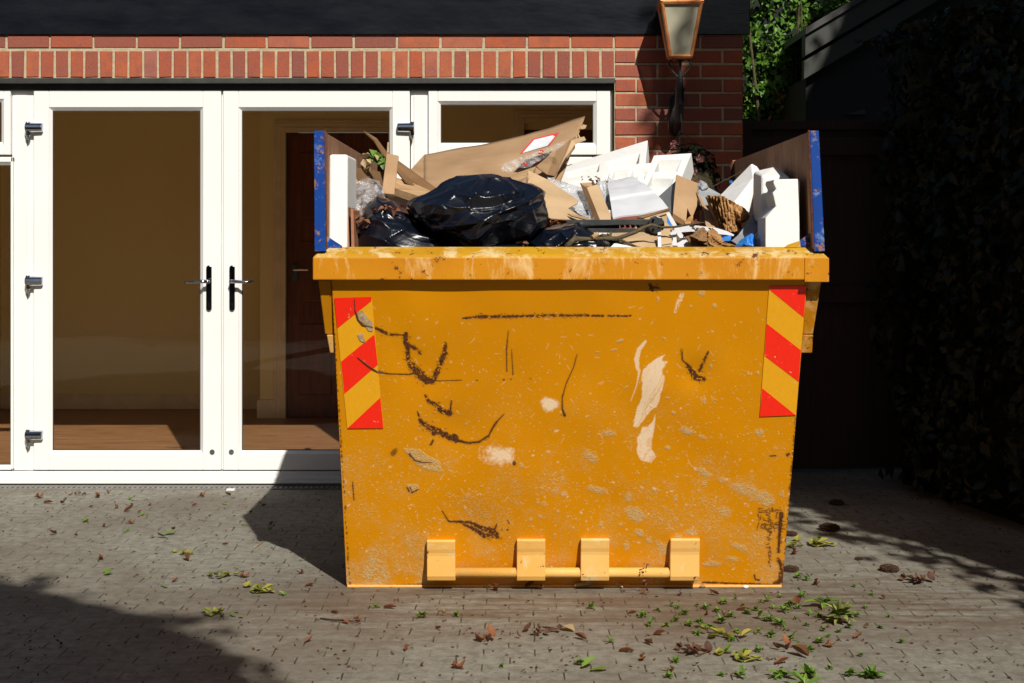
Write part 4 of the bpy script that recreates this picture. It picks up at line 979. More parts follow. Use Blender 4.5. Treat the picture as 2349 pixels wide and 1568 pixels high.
# ------------------------------------------------------------------ rubbish in the skip
def blobmesh(name, outline, cpx, Y, depth, mat, label, cat, group=None, seed=0, amp=.03, fr=7., nt_=220, nph=90, parent=None, back=.6, power=.8, stretch=(1, 1, 1), bend=None):
    """closed body: its outline in the front view, rounded in depth, with creases"""
    C = at(cpx[0], cpx[1], Y); O = [at(x_, y_, Y) for x_, y_ in outline]
    ang = []; L = len(O)
    def radius(th):
        dx_, dz_ = math.cos(th), math.sin(th); best = None
        for i in range(L):
            a, b = O[i] - C, O[(i+1) % L] - C; ex, ez = b.x - a.x, b.z - a.z; det = dx_*(-ez) + ex*dz_
            if abs(det) < 1e-9: continue
            r = (a.x*(-ez) + ex*a.z) / det; u = (dx_*a.z - dz_*a.x) / det
            if r > 0 and -1e-6 <= u <= 1+1e-6: best = r if best is None else max(best, r)
        return best or .05
    rad = [radius(2*math.pi*i/nt_) for i in range(nt_)]
    vs = []; sd = Vector((seed*3.1, seed*1.7, seed*.9))
    for j in range(nph + 1):
        ph = -math.pi/2 + math.pi*j/nph; cp, spn = math.cos(ph), math.sin(ph)
        cr = max(cp, 0)**power; dy = -spn * depth * (1 if spn > 0 else back)
        for i in range(nt_):
            th = 2*math.pi*i/nt_; r = rad[i] * cr
            P_ = Vector((math.cos(th)*r, dy, math.sin(th)*r)); nrm = Vector((math.cos(th)*cp, -spn, math.sin(th)*cp))
            q_ = Vector((P_.x*stretch[0], P_.y*stretch[1], P_.z*stretch[2])) * fr + sd
            w1 = noise.noise_vector(q_ * .6) * .9
            va = noise.voronoi(q_ * .62 + w1 * .8)[0]; vb = noise.voronoi(q_ * 1.9 + w1)[0]
            e = 1.05 * math.exp(-(va[1] - va[0]) * 4.5) + .24 * math.exp(-(vb[1] - vb[0]) * 5) * 1.5 + (1 - abs(noise.noise(q_*.7 + w1)) * 2.2) * .35
            fall = 1 if cp < .35 else .45 + .55*(1-(cp-.35)/.65)
            P_ += nrm * (e - .80) * amp * fall
            vs.append(C + P_)
    fs = []
    for j in range(nph):
        for i in range(nt_): fs.append((j*nt_+i, j*nt_+(i+1) % nt_, (j+1)*nt_+(i+1) % nt_, (j+1)*nt_+i))
    o = mesh(name, vs, fs, mat, parent, smooth=True, loc=None if parent else C)
    bm = bmesh.new(); bm.from_mesh(o.data); bmesh.ops.remove_doubles(bm, verts=bm.verts, dist=.0004); bmesh.ops.recalc_face_normals(bm, faces=bm.faces); bm.to_mesh(o.data); bm.free()
    o.data.polygons.foreach_set("use_smooth", [True]*len(o.data.polygons))
    if not parent: tag(o, label, cat, group)
    return o
def d1(*p): return [(703.5 + .2734*x_, 263 + .2734*y_) for x_, y_ in p]      # close-up frames of the load
def d2(*p): return [(1284.6 + .2734*x_, 263 + .2734*y_) for x_, y_ in p]
def e1(*p): return [(1192.9 + .18337*x_, 263 + .18337*y_) for x_, y_ in p]    # (1950..2650)
def e2(*p): return [(1529.4 + .16925*x_, 336.5 + .16925*y_) for x_, y_ in p]  # (2500..3150)

def sheet(name, pts, mat, label=None, cat=None, group=None, th=.004, parent=None, ys=None, bevel=0):
    """flat or folded piece: pts = [(x, y, Y)...] polygon with its own depth at every corner, given real thickness"""
    P_ = [at(*q_) for q_ in pts]; nrm = Vector((0, 0, 0))
    for i in range(len(P_)): nrm += P_[i].cross(P_[(i+1) % len(P_)])
    nrm.normalize()
    if nrm.y < 0: nrm = -nrm
    c = sum(P_, Vector()) / len(P_)
    m = MB(); m.prism(P_, nrm * th)
    me_o = m.build(name, mat, parent, loc=None if parent else c, bevel=bevel)
    # triangulate so that non-planar corners stay clean
    bm = bmesh.new(); bm.from_mesh(me_o.data); bmesh.ops.triangulate(bm, faces=[f for f in bm.faces if len(f.verts) > 4]); bm.to_mesh(me_o.data); bm.free()
    if not parent: tag(me_o, label, cat, group)
    return me_o
def patchgrid(name, c4_, th, mat, hf=None, nu=24, nv=24, label=None, cat=None, group=None, parent=None, smooth=False, loc=None):
    """four 3-D corners (a b along the bottom, d c along the top), thickness, surface relief hf(u, v)"""
    A, B, C_, D = [Vector(q_) for q_ in c4_]; nrm = (B - A).cross(D - A).normalized()
    if nrm.y > 0: nrm = -nrm
    vs = []; 
    for side in (0, 1):
        for j in range(nv + 1):
            for i in range(nu + 1):
                u, v_ = i/nu, j/nv; P_ = A*(1-u)*(1-v_) + B*u*(1-v_) + C_*u*v_ + D*(1-u)*v_
                h = hf(u, v_) if hf else 0
                if isinstance(h, tuple): bendv, h = h
                else: bendv = 0
                vs.append(P_ + nrm * (bendv + (h if side == 0 else -th)))
    n1 = (nu+1)*(nv+1); fs = []
    I = lambda s_, i, j: s_*n1 + j*(nu+1) + i
    for j in range(nv):
        for i in range(nu):
            fs.append((I(0,i,j), I(0,i+1,j), I(0,i+1,j+1), I(0,i,j+1))); fs.append((I(1,i,j), I(1,i,j+1), I(1,i+1,j+1), I(1,i+1,j)))
    for i in range(nu): fs.append((I(0,i,0), I(1,i,0), I(1,i+1,0), I(0,i+1,0))); fs.append((I(0,i,nv), I(0,i+1,nv), I(1,i+1,nv), I(1,i,nv)))
    for j in range(nv): fs.append((I(0,0,j), I(0,0,j+1), I(1,0,j+1), I(1,0,j))); fs.append((I(0,nu,j), I(1,nu,j), I(1,nu,j+1), I(0,nu,j+1)))
    me_ = bpy.data.meshes.new(name); me_.from_pydata([tuple(q_) for q_ in vs], [], fs)
    bm = bmesh.new(); bm.from_mesh(me_); bmesh.ops.recalc_face_normals(bm, faces=bm.faces); bm.to_mesh(me_); bm.free()
    o = link(name, me_, mat, parent, smooth, None if parent else (loc or A))
    if not parent: tag(o, label, cat, group)
    return o

# loose fill under everything
vs = []; nxx, nyy = 90, 110
for j in range(nyy + 1):
    for i in range(nxx + 1):
        X = SX0 + .02 + (SX1 - SX0 - .04)*i/nxx; Y = 5.30 + (BACK - .06 - 5.30)*j/nyy
        q_ = Vector((X*5, Y*5, 0)); hgt = 1.10 + .13 * min(1, (Y - 5.3)/.9) + .06*min(1, max(0, Y-6.2)) + min(1, max(.15, (Y - 5.3)/.5)) * (.07*noise.noise(q_) + .05*abs(noise.noise(q_*2.7)) + .03*noise.noise(q_*7))
        vs.append((X, Y, hgt))
fs = [(j*(nxx+1)+i, j*(nxx+1)+i+1, (j+1)*(nxx+1)+i+1, (j+1)*(nxx+1)+i) for j in range(nyy) for i in range(nxx)]
tag(mesh("loose_rubbish", vs, fs, M("mixed_rubbish", (.16, .10, .05), .9, (.03, .02, .012), 9, lo=.4, hi=.6, bs=.8, bsc=30), smooth=False), "loose mixed rubbish filling the skip under the bags and boxes", "rubbish", kind="stuff")

# polystyrene slab on the left
def boxpx(name, x0, x1, ytop, ybot, Y, dp, mat, label, cat, group=None, lean=0, bevel=.006, conv=None, taper=0):
    a, b, c, d = at(x0, ybot, Y), at(x1, ybot, Y), at(x1 - taper, ytop, Y), at(x0 + taper, ytop, Y)
    for q_ in (c, d): q_.y += lean
    m = MB(); D = Vector((0, dp, 0)); m.hexa([a, b, b + D, a + D, d, c, c + D, d + D])
    o = m.build(name, mat, None, bevel=bevel, loc=(a + b)/2, seg=3); return tag(o, label, cat, group)
boxpx("polystyrene_slab", 754, 797, 354, 640, 5.33, .30, mat_poly, "tall narrow white polystyrene slab standing against the left board", "polystyrene", lean=.02, bevel=.010)
sheet("hardboard_strip", [(793,464,5.36),(799,472,5.36),(804,640,5.36),(797,640,5.36)], mat_hard, "brown hardboard edge right beside the tall white slab", "board", "hardboard strips", th=.25)
sheet("hardboard_strip", [(805,478,5.34),(811,483,5.34),(816,640,5.34),(808,640,5.34)], mat_hard, "second brown hardboard edge, next to the black bag on the left", "board", "hardboard strips", th=.22)

# black bags
bag_g = "black rubbish bags along the front of the skip"
blobmesh("rubbish_bag", d1((395,1300),(400,1000),(430,900),(500,790),(560,715),(598,655),(660,690),(780,770),(870,830),(960,900),(1100,970),(1300,1040),(1430,1120),(1460,1300)), d1((760,1080))[0], 5.62, .22, mat_bag,
         "black rubbish bag with a pointed corner and dry leaves on top, at the left", "rubbish bag", bag_g, 3, .030, 5, stretch=(.8, 1, 1.8))
blobmesh("rubbish_bag", d1((850,770),(870,730),(920,700),(1010,675),(1110,625),(1150,590),(1250,545),(1370,518),(1480,508),(1610,515),(1750,565),(1890,605),(1975,660),(1995,760),(2008,830),(1975,940),(1900,1020),(1800,1065),(1640,1105),(1500,1180),(1350,1160),(1200,1060),(1050,1000),(960,915),(880,850)), d1((1450,830))[0], 5.55, .25, mat_bag,
         "largest glossy black rubbish bag heaped in the middle front of the load", "rubbish bag", bag_g, 8, .040, 5.5, 300, 130, stretch=(1.0, 1, 1.5))
blobmesh("rubbish_bag", d1((1800,1200),(1830,1090),(1880,1010),(1960,955),(2100,930),(2260,915),(2330,950),(2420,1000),(2540,1080),(2600,1200)), d1((2150,1110))[0], 5.58, .18, mat_bag,
         "low flat black rubbish bag under the metal frame and branch", "rubbish bag", bag_g, 14, .026, 7, stretch=(1, 1, 1.6))
blobmesh("rubbish_bag", d1((1350,1300),(1380,1130),(1500,1080),(1700,1070),(1850,1090),(1920,1300)), d1((1620,1220))[0], 5.50, .13, mat_bag,
         "black rubbish bag squashed below the largest bag behind the rim", "rubbish bag", bag_g, 17, .02, 7)

# cardboard, left group
sheet("cardboard_flap", [*[(x_, y_, 6.25) for x_, y_ in d1((480,135),(590,200),(680,322))], *[(x_, y_, 5.95) for x_, y_ in d1((1105,628),(1000,650),(830,560))], *[(x_, y_, 6.2) for x_, y_ in d1((640,330),(570,215))]], mat_card_d,
      "long thin dark cardboard strip rising to a point behind the left bag", "cardboard", th=.006)
sheet("cardboard_flap", [(*d1((672,322))[0], 6.0), (*d1((775,345))[0], 6.0), (*d1((738,672))[0], 5.9), (*d1((632,660))[0], 5.9)], mat_card,
      "upright folded cardboard strip with a square end at the left", "cardboard", th=.02, bevel=.003)
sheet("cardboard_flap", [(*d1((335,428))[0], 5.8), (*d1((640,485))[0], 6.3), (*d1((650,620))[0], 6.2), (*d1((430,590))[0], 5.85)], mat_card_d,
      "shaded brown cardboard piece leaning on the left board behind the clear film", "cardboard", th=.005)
sheet("cardboard_flap", [(*d1((335,440))[0], 5.77), (*d1((380,480))[0], 5.77), (*d1((440,575))[0], 5.77), (*d1((335,640))[0], 5.77)], mat_card_l,
      "small pale cardboard corner right of the tall white slab", "cardboard", th=.004)
sheet("timber_strip", [(*d1((745,528))[0], 6.0), (*d1((860,560))[0], 6.0), (*d1((1075,655))[0], 5.9), (*d1((950,690))[0], 5.85), (*d1((745,620))[0], 5.9)], mat_wood, "pale timber strip lying under the dark cardboard strip", "timber", th=.03)
sheet("cardboard_flap", [(*d1((675,320))[0], 6.4), (*d1((680,232))[0], 6.4), (*d1((692,235))[0], 6.4), (*d1((692,322))[0], 6.4)], mat_card_l, "thin upright cardboard sliver above the square cardboard strip", "cardboard", th=.01)
sheet("polystyrene_slab", [(*d1((640,720))[0], 5.95), (*d1((700,680))[0], 6.0), (*d1((930,665))[0], 6.1), (*d1((950,760))[0], 6.0), (*d1((850,850))[0], 5.9), (*d1((700,850))[0], 5.9)], mat_poly, "small white polystyrene sheet between the left bag and the timber strip", "polystyrene", th=.03, bevel=.003)
blobmesh("clear_film", d1((345,900),(350,640),(420,570),(520,545),(600,570),(640,640),(660,760),(560,880),(450,980)), d1((500,740))[0], 5.72, .06, mat_film, "crumpled clear plastic film beside the tall white slab", "plastic film", None, 23, .03, 9, 120, 60)
# green sprig and dry leaves by the left board
sp_ = at(850, 368, 6.05)
spr = empty("leafy_sprig", sp_, "small sprig of bright green leaves caught on the left cardboard", "sprig")
P = np.array([tuple(at(x_, y_, 6.0)) for x_, y_ in d1((568,330),(572,360),(600,350),(612,362),(620,405),(640,415),(545,378),(590,385),(632,395),(560,345))])
leaf_cloud("leaf", P, np.tile([.1, -1, .3], (len(P), 1)), .045, mat_weed, spr, 3, jit=.3)
m = MB(); m.tube([at(x_, y_, 6.02) for x_, y_ in d1((470,365),(545,378),(600,395),(655,410))], .002, 5); m.build("stem", mat_twig, spr)
def leafpile(name, cpx, Y, n, spread, size, mat, label, group=None, seed=0, flat=.4, cat="leaves"):
    C = at(cpx[0], cpx[1], Y); rg = np.random.default_rng(seed); P = np.array(C) + rg.normal(0, 1, (n, 3)) * np.array(spread)
    return tag(leaf_cloud(name, P, np.tile([0, -.5, 1], (n, 1)), size, mat, None, seed, jit=flat, loc=C, fold=.5), label, cat, group)
leafpile("dry_leaves", d1((500,395))[0], 6.0, 7, (.018, .01, .014), .04, mat_tan, "curled tan leaf on the cardboard next to the green sprig", None, 4, .8)
leafpile("dry_leaves", d1((480,880))[0], 5.42, 16, (.022, .012, .014), .032, mat_dry, "orange-brown dry leaves at the left side of the pointed black bag", None, 5, .9)
leafpile("dry_leaves", d1((660,805))[0], 5.44, 18, (.045, .01, .008), .030, mat_dry, "row of orange-brown dry leaves across the top of the pointed black bag", None, 6, .9)
leafpile("dry_leaves", d1((1840,1080))[0], 5.30, 5, (.006, .004, .010), .022, mat_dry, "dry orange leaf scraps standing on the rim below the big bag", None, 7, .9)
leafpile("dry_leaves", d1((2090,912))[0], 5.7, 9, (.022, .008, .004), .02, mat_dry, "brown leaf scraps left of the black metal frame", None, 9, .9)

# big cardboard sheet with label, middle
bigc = empty("cardboard_box", at(1150, 400, 6.6), "large flattened brown cardboard box with a red-edged label, pointing up to the right", "cardboard box")
def cc(q_, Y): x_, y_ = d1(q_)[0]; return at(x_, y_, Y)
patchgrid("box_panel", [cc((990,690), 5.9), cc((2100,640), 6.1), cc((2335,85), 6.75), cc((985,338), 6.75)], .005, mat_card,
          lambda u, v_: (.03*math.sin(u*3.1)*v_*0 + .012*noise.noise(Vector((u*4, v_*3, 1))) + .10*max(0, u-.62)*v_ - (.55*(1-u)*(0)) , 0), 40, 24, parent=bigc, smooth=True)
m = MB()
m.prism([cc((860,480), 6.35), cc((990,336), 6.74), cc((1200,640), 6.1), cc((1100,640), 6.05), cc((980,580), 6.2)], (0, .004, 0)); m.build("side_flap", mat_card, bigc)
sheet("end_flap", [(*d1((2205,218))[0], 6.28), (*d1((2275,170))[0], 6.35), (*d1((2250,290))[0], 6.35), (*d1((2085,518))[0], 6.2), (*d1((2020,505))[0], 6.15), (*d1((1930,440))[0], 6.12), (*d1((2100,300))[0], 6.2)], mat_card, parent=bigc, th=.005)
sheet("end_flap", [(*d1((2225,215))[0], 6.2), (*d1((2330,185))[0], 6.2), (*d1((2345,215))[0], 6.2), (*d1((2260,245))[0], 6.2), (*d1((2170,370))[0], 6.15), (*d1((2105,480))[0], 6.1), (*d1((2095,500))[0], 6.1)], mat_card_l, parent=bigc, th=.006)
sheet("torn_edge", [(*d1((2290,110))[0], 6.6), (*d1((2322,84))[0], 6.6), (*d1((2352,92))[0], 6.6), (*d1((2340,118))[0], 6.6), (*d1((2310,125))[0], 6.6)], mat_card_l, parent=bigc, th=.008)
m = MB()
for pl in ([(2275,165),(2290,195),(2320,215),(2330,200)], [(2262,180),(2265,205),(2300,225)]): m.tube([cc(q_, 6.3) for q_ in pl], .004, 5)
m.build("torn_strip", mat_card_l, bigc)
# label: white with a red edge
sheet("printed_label", [(*d1((1788,332))[0], 6.19), (*d1((1900,205))[0], 6.30), (*d1((2120,150))[0], 6.36), (*d1((2040,262))[0], 6.25)], mat_red, parent=bigc, th=.0015)
sheet("printed_label", [(*d1((1815,322))[0], 6.18), (*d1((1912,212))[0], 6.285), (*d1((2098,168))[0], 6.345), (*d1((2022,262))[0], 6.235)], mat_label, parent=bigc, th=.0015)
blobmesh("plastic_film", d1((1630,460),(1660,410),(1760,370),(1900,320),(2010,285),(2180,215),(2190,240),(2060,330),(1960,390),(1880,440),(1780,450),(1700,490),(1640,480)), d1((1860,375))[0], 6.12, .012, mat_film, None, None, None, 31, .018, 12, 120, 40, parent=bigc)
m = MB()
for (a, b) in (((1960,300),(1990,310)), ((1945,325),(1985,330)), ((1825,405),(1850,430)), ((1830,430),(1860,410)), ((1925,400),(1940,395))): m.tube([cc(a, 6.05), cc(b, 6.05)], .0035, 5)
m.build("red_print", mat_red, bigc)
patchgrid("timber_offcut", [cc((1640,540), 5.95), cc((1850,560), 5.95), cc((1925,440), 6.05), cc((1700,520), 6.05)], .02, mat_wood, None, 4, 4, "pale splintered timber offcut on the big cardboard sheet behind the bag", "timber")
sheet("cardboard_flap", [(*d1((1740,570))[0], 5.9), (*d1((1855,515))[0], 5.9), (*d1((1858,620))[0], 5.8), (*d1((1750,600))[0], 5.8)], mat_card, "small cardboard flap printed with black bars behind the largest bag", "cardboard", th=.005)
for k in range(2): sheet("printed_bars", [(*d1((1842+8*k,535))[0], 5.795), (*d1((1846+8*k,535))[0], 5.795), (*d1((1846+8*k,585))[0], 5.785), (*d1((1842+8*k,585))[0], 5.785)], mat_ink, parent=bigc, th=.001)
# folded cardboard, pale, right of the big bag
fc = empty("cardboard_box", cc((2050, 700), 5.85), "pale folded cardboard carton with parallel creases right of the biggest bag", "cardboard box")
sheet("box_panel", [(*d1((1862,470))[0], 6.0), (*d1((2020,545))[0], 6.0), (*d1((2280,720))[0], 5.85), (*d1((2270,745))[0], 5.84), (*d1((1990,655))[0], 5.9), (*d1((1858,600))[0], 5.95)], mat_card_l, parent=fc)
sheet("box_panel", [(*d1((1975,652))[0], 5.88), (*d1((2275,745))[0], 5.83), (*d1((2190,790))[0], 5.80), (*d1((2000,755))[0], 5.83)], mat_card_l, parent=fc)
sheet("box_panel", [(*d1((2000,752))[0], 5.82), (*d1((2195,788))[0], 5.79), (*d1((2345,880))[0], 5.70), (*d1((2340,890))[0], 5.70), (*d1((2050,872))[0], 5.70), (*d1((1990,845))[0], 5.72)], mat_card_l, parent=fc)
sheet("box_flap", [(*d1((2190,830))[0], 5.72), (*d1((2350,862))[0], 5.66), (*d1((2400,885))[0], 5.64), (*d1((2385,892))[0], 5.63), (*d1((2220,850))[0], 5.69)], mat_card, parent=fc)
# bubble wrap
def wrap(q4, label, n_=30):
    return patchgrid("bubble_wrap", q4, .008, mat_bubble, lambda u, v_: (.03*noise.noise(Vector((u*5, v_*5, 3))), 0), n_, n_, label, "bubble wrap", "bubble wrap pieces in the load", smooth=True)
wrap([cc((2190,800), 5.9), cc((2420,900), 5.75), cc((2400,640), 6.1), cc((2010,520), 6.1)], "bubble wrap between the pale carton and the cardboard tube")
def cd(q_, Y): x_, y_ = d2(q_)[0]; return at(x_, y_, Y)
wrap([cd((300,880), 5.85), cd((460,760), 5.9), cd((430,545), 6.15), cd((320,560), 6.15)], "bubble wrap hanging over the white cardboard right of the cardboard tube")

# moulded polystyrene trays
def tray(name, q4, th, cells, label, grp):
    def hf(u, v_):
        h = 0
        for (u0, u1, v0, v1, dp) in cells:
            e = .028
            du = min(u - u0, u1 - u); dv = min(v_ - v0, v1 - v_); k = max(0, min(1, min(du, dv)/e)); h = min(h, -dp*k)
        return (0, h)
    o = patchgrid(name, q4, th, mat_tray, hf, 100, 60, label, "polystyrene", grp)
    md = o.modifiers.new("bevel", 'BEVEL'); md.width = .008; md.segments = 2; md.limit_method = 'ANGLE'; md.angle_limit = R(70); return o
pg = "white polystyrene packing pieces"
tray("polystyrene_tray", [cd((-20,660), 6.35), cd((700,600), 6.3), cd((738,215), 6.75), cd((0,445), 6.8)], .085,
     [(.08,.46,.50,.72,.060), (.54,.92,.50,.74,.060), (.08,.46,.14,.36,.060), (.54,.92,.14,.36,.060)], "long white moulded polystyrene tray behind, rising to the right in front of the window", pg)
tray("polystyrene_tray", [cd((640,720), 6.15), cd((930,760), 6.05), cd((1105,325), 6.55), cd((790,345), 6.55)], .09,
     [(.10,.80,.62,.88,.065), (.10,.80,.30,.52,.065)], "square white moulded polystyrene tray with a rounded right edge in front of the brick pier", pg)
tray("polystyrene_tray", [cd((350,690), 6.2), cd((680,700), 6.15), cd((830,400), 6.45), cd((440,440), 6.45)], .06,
     [(.08,.42,.5,.86,.045), (.5,.92,.5,.86,.045), (.08,.42,.08,.40,.045)], "middle white polystyrene tray between the long tray and the square one", pg)
# rectangular cardboard tube
tube = empty("cardboard_tube", cd((330,800), 5.75), "open square cardboard tube standing upright in front of the bubble wrap", "cardboard tube")
a_, b_, c_, d_ = cd((168,575), 6.0), cd((228,615), 5.93), cd((318,585), 5.96), cd((262,570), 6.05)
lo_ = cd((300,905), 5.72) - cd((168,575), 6.0)
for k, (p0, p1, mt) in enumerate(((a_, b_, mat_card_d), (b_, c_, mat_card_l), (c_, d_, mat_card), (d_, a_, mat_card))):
    l2 = cd((358,905), 5.62) - cd((228,615), 5.93) if p0 is b_ else None
    q0 = p0 + (cd((300,905), 5.72) - a_); q1 = p1 + (cd((300,905), 5.72) - a_)
    m = MB(); m.prism([p0, p1, q1, q0], ((d_ - a_) * .0 + Vector((0, .004, 0)))); m.build("tube_wall", mt, tube)
leafpile("dry_leaves", d2((270,548))[0], 5.95, 12, (.030, .01, .008), .018, mat_dry_d, "dead brown flower heads on top of the square cardboard tube", None, 41, .9)
# white corrugated card
patchgrid("white_cardboard", [cd((445,868), 5.68), cd((915,790), 5.72), cd((600,525), 6.15), cd((395,565), 6.15)], .006, mat_card_w,
          lambda u, v_: (.018*math.sin(v_*3.1) + .004*abs(math.sin(v_*9.4)) + .004*noise.noise(Vector((u*3, v_*6, 0))) + (-.010 if abs(v_-.38) < .02 else 0), 0), 30, 70, "white-faced corrugated cardboard sheet with creases in the middle of the load", "cardboard")
sheet("timber_strip", [(*d2((650,865))[0], 5.66), (*d2((915,785))[0], 5.68), (*d2((925,798))[0], 5.68), (*d2((700,868))[0], 5.66)], mat_card_d, "dark torn edge strip under the white cardboard sheet", "timber", th=.012)
sheet("cardboard_flap", [(*d2((700,870))[0], 5.72), (*d2((905,800))[0], 5.74), (*d2((950,960))[0], 5.6), (*d2((830,985))[0], 5.6)], mat_card_l, "pale cardboard piece under the torn strip, behind the metal frame's end", "cardboard", th=.004)
# carton with grey side and brown side
ct = empty("cardboard_box", cd((1000, 760), 5.95), "opened carton with one grey side and one brown side with a saw-toothed edge", "cardboard box")
mat_gc = M("grey_card", (.30, .31, .32), .7, (.25, .26, .27), 8)
sheet("box_panel", [(*d2((800,715))[0], 6.1), (*d2((972,560))[0], 6.0), (*d2((955,850))[0], 5.85), (*d2((925,840))[0], 5.86)], mat_gc, parent=ct, th=.004)
sheet("box_panel", [(*d2((980,505))[0], 5.98), (*d2((1160,578))[0], 6.0), (*d2((1150,770))[0], 5.9), (*d2((1110,870))[0], 5.85), (*d2((1070,785))[0], 5.86), (*d2((1060,900))[0], 5.8), (*d2((950,830))[0], 5.83), (*d2((965,640))[0], 5.92)], mat_card, parent=ct, th=.005)
sheet("box_flap", [(*d2((950,830))[0], 5.82), (*d2((1060,900))[0], 5.79), (*d2((1040,930))[0], 5.75), (*d2((940,880))[0], 5.78)], mat_card_d, parent=ct, th=.005)
sheet("cardboard_flap", [(*d2((1045,905))[0], 5.72), (*d2((1085,860))[0], 5.74), (*d2((1120,845))[0], 5.76), (*d2((1112,945))[0], 5.7), (*d2((1060,935))[0], 5.7)], mat_paper, "small curled orange-brown card below the saw-toothed carton", "cardboard", th=.006)
sheet("cardboard_flap", [(*d2((1145,645))[0], 5.95), (*d2((1185,700))[0], 5.93), (*d2((1250,810))[0], 5.85), (*d2((1305,945))[0], 5.72), (*d2((1225,948))[0], 5.72), (*d2((1215,820))[0], 5.84)], mat_card, "narrow pointed cardboard flap left of the brown corrugated paper bundle", "cardboard", th=.005)
sheet("grey_sheet", [(*d2((1160,640))[0], 6.15), (*d2((1225,600))[0], 6.2), (*d2((1350,670))[0], 6.2), (*d2((1290,760))[0], 6.05), (*d2((1180,760))[0], 6.0)], mat_gc, "grey card sheet behind the corrugated paper bundle", "card", th=.004)
blobmesh("grey_rag", d2((1155,600),(1180,560),(1225,590),(1235,615),(1190,660),(1160,700)), d2((1188,625))[0], 6.2, .05, M("grey_cloth", (.30, .31, .33), .7), "crumpled grey rag behind the carton with the saw-toothed edge", "rag", None, 5, .02, 20, 60, 30)
# bundle of corrugated paper
bd = empty("paper_bundle", cd((1400, 850), 5.72), "bundle of brown corrugated paper folded like a fan, right of centre", "paper")
m = MB(); rg = np.random.default_rng(9)
for k in range(30):
    f = k / 29.; top = Vector((1245 + 255*f + 8*math.sin(k*1.9), 690 + 80*f - 34*math.sin(f*3.1) + rg.uniform(-8, 8), 0)); bot = Vector((1330 + 190*f, 930 + 50*math.sin(f*2.6) + rg.uniform(-10, 10), 0))
    n_ = 9; L_ = []; wdt = .010 + .004*rg.uniform()
    for i in range(n_):
        s = i/(n_-1.); q_ = top.lerp(bot, s); bow = -26*math.sin(s*math.pi)*(1-f*.7) ; jit = 6*math.sin(s*9 + k)
        L_.append(at(*d2((q_.x + bow*.3 + jit*.3 + 10*(1-f)*math.sin(s*3), q_.y))[0], 5.74 + .05*math.sin(s*3.1)*0 - .07*math.sin(f*3.1) + rg.uniform(-.012, .012)))
    vsx = []; fsx = []
    for i, P_ in enumerate(L_):
        vsx += [P_ + Vector((-wdt*.30, -.006, .0)), P_ + Vector((wdt*.30, -.002, 0)), P_ + Vector((wdt*.5, .085, .004)), P_ + Vector((-wdt*.1, .085, .004))]
    for i in range(n_-1):
        for j in range(4): fsx.append((i*4+j, i*4+(j+1) % 4, (i+1)*4+(j+1) % 4, (i+1)*4+j))
    fsx += [(0, 1, 2, 3), tuple(4*(n_-1)+j for j in (3, 2, 1, 0))]; m.add(vsx, fsx)
m.build("folded_sheets", mat_paper, bd)
blobmesh("crumpled_end", d2((1480,750),(1540,790),(1590,850),(1560,900),(1510,930),(1480,880),(1440,830)), d2((1510,840))[0], 5.72, .05, mat_paper, None, None, None, 12, .022, 22, 90, 40, parent=bd)
# polystyrene on the right
sheet("polystyrene_wedge", [(*d2((1340,680))[0], 6.15), (*d2((1608,408))[0], 6.05), (*d2((1658,436))[0], 6.05), (*d2((1625,530))[0], 6.02), (*d2((1540,800))[0], 5.9), (*d2((1420,790))[0], 5.9)], mat_poly, "white polystyrene board leaning to the left of the grey-white block", "polystyrene", pg, th=.09, bevel=.005)
boxes = empty
m = MB()
A, B, C_, D_ = cd((1690,905), 5.48), cd((1900,905), 5.48), cd((1935,520), 5.48), cd((1688,505), 5.50)
bk = [cd((1618,900), 5.72), cd((1820,905), 5.72), cd((1815,432), 5.74), cd((1622,480), 5.74)]
m.hexa([A, B, bk[1], bk[0], D_, C_, bk[2], bk[3]])
tag(m.build("polystyrene_block", mat_poly, None, bevel=.012, loc=A, seg=3), "grey-white polystyrene block with a broken top, behind the front block", "polystyrene", pg)
fbk = [d2((1725,870))[0], d2((1790,795))[0], d2((1812,775))[0], d2((1795,700))[0], d2((1785,660))[0], d2((1815,630))[0], d2((1790,575))[0], d2((1800,545))[0], d2((2000,541))[0], d2((2013,556))[0], d2((2013,1010))[0], d2((2013,1350))[0], d2((1725,1350))[0]]
fo = sheet("polystyrene_block", [(x_, y_, 5.275) for x_, y_ in fbk], mat_poly, "thick white polystyrene block with a broken corner at the right front", "polystyrene", pg, th=.17, bevel=.006)
# black metal frame
mf = empty("metal_frame", cd((450, 920), 5.52), "black metal frame with two rails and a plastic end cap, lying across the load", "metal frame")
m = MB()
def rail(q0, q1, h, Y0, Y1, dpt): 
    a, b = cd(q0, Y0), cd(q1, Y1); m.hexa([a - Vector((0,0,h)), b - Vector((0,0,h)), b + Vector((0,dpt,-h)), a + Vector((0,dpt,-h)), a, b, b + Vector((0,dpt,0)), a + Vector((0,dpt,0))])
rail((60,885), (760,880), .020, 5.62, 5.50, .04); m.build("rail", mat_greymetal, mf, bevel=.002)
m = MB(); rail((200,955), (770,958), .016, 5.60, 5.50, .04); m.build("rail", mat_greymetal, mf, bevel=.002)
m = MB(); rail((190,908), (500,905), .026, 5.66, 5.60, .02); m.build("inner_panel", mat_blackmetal, mf)
m = MB(); ecx = cd((812, 928), 5.47); 
m.prism([ecx + Vector((.030*math.cos(a), 0, .034*math.sin(a))) for a in [R(20+k*36) for k in range(10)]], (0, .06, 0)); m.build("end_cap", mat_blackmetal, mf, bevel=.004)
m = MB(); 
for q_ in ((785,885), (785,965), (840,930)): m.tube([cd(q_, 5.468), cd(q_, 5.46)], .0045, 8)
m.build("rivet", mat_chrome, mf)
m = MB()
for k in range(5): m.tube([cd((510+45*k, 900), 5.58), cd((530+45*k, 950), 5.58)], .007, 7)
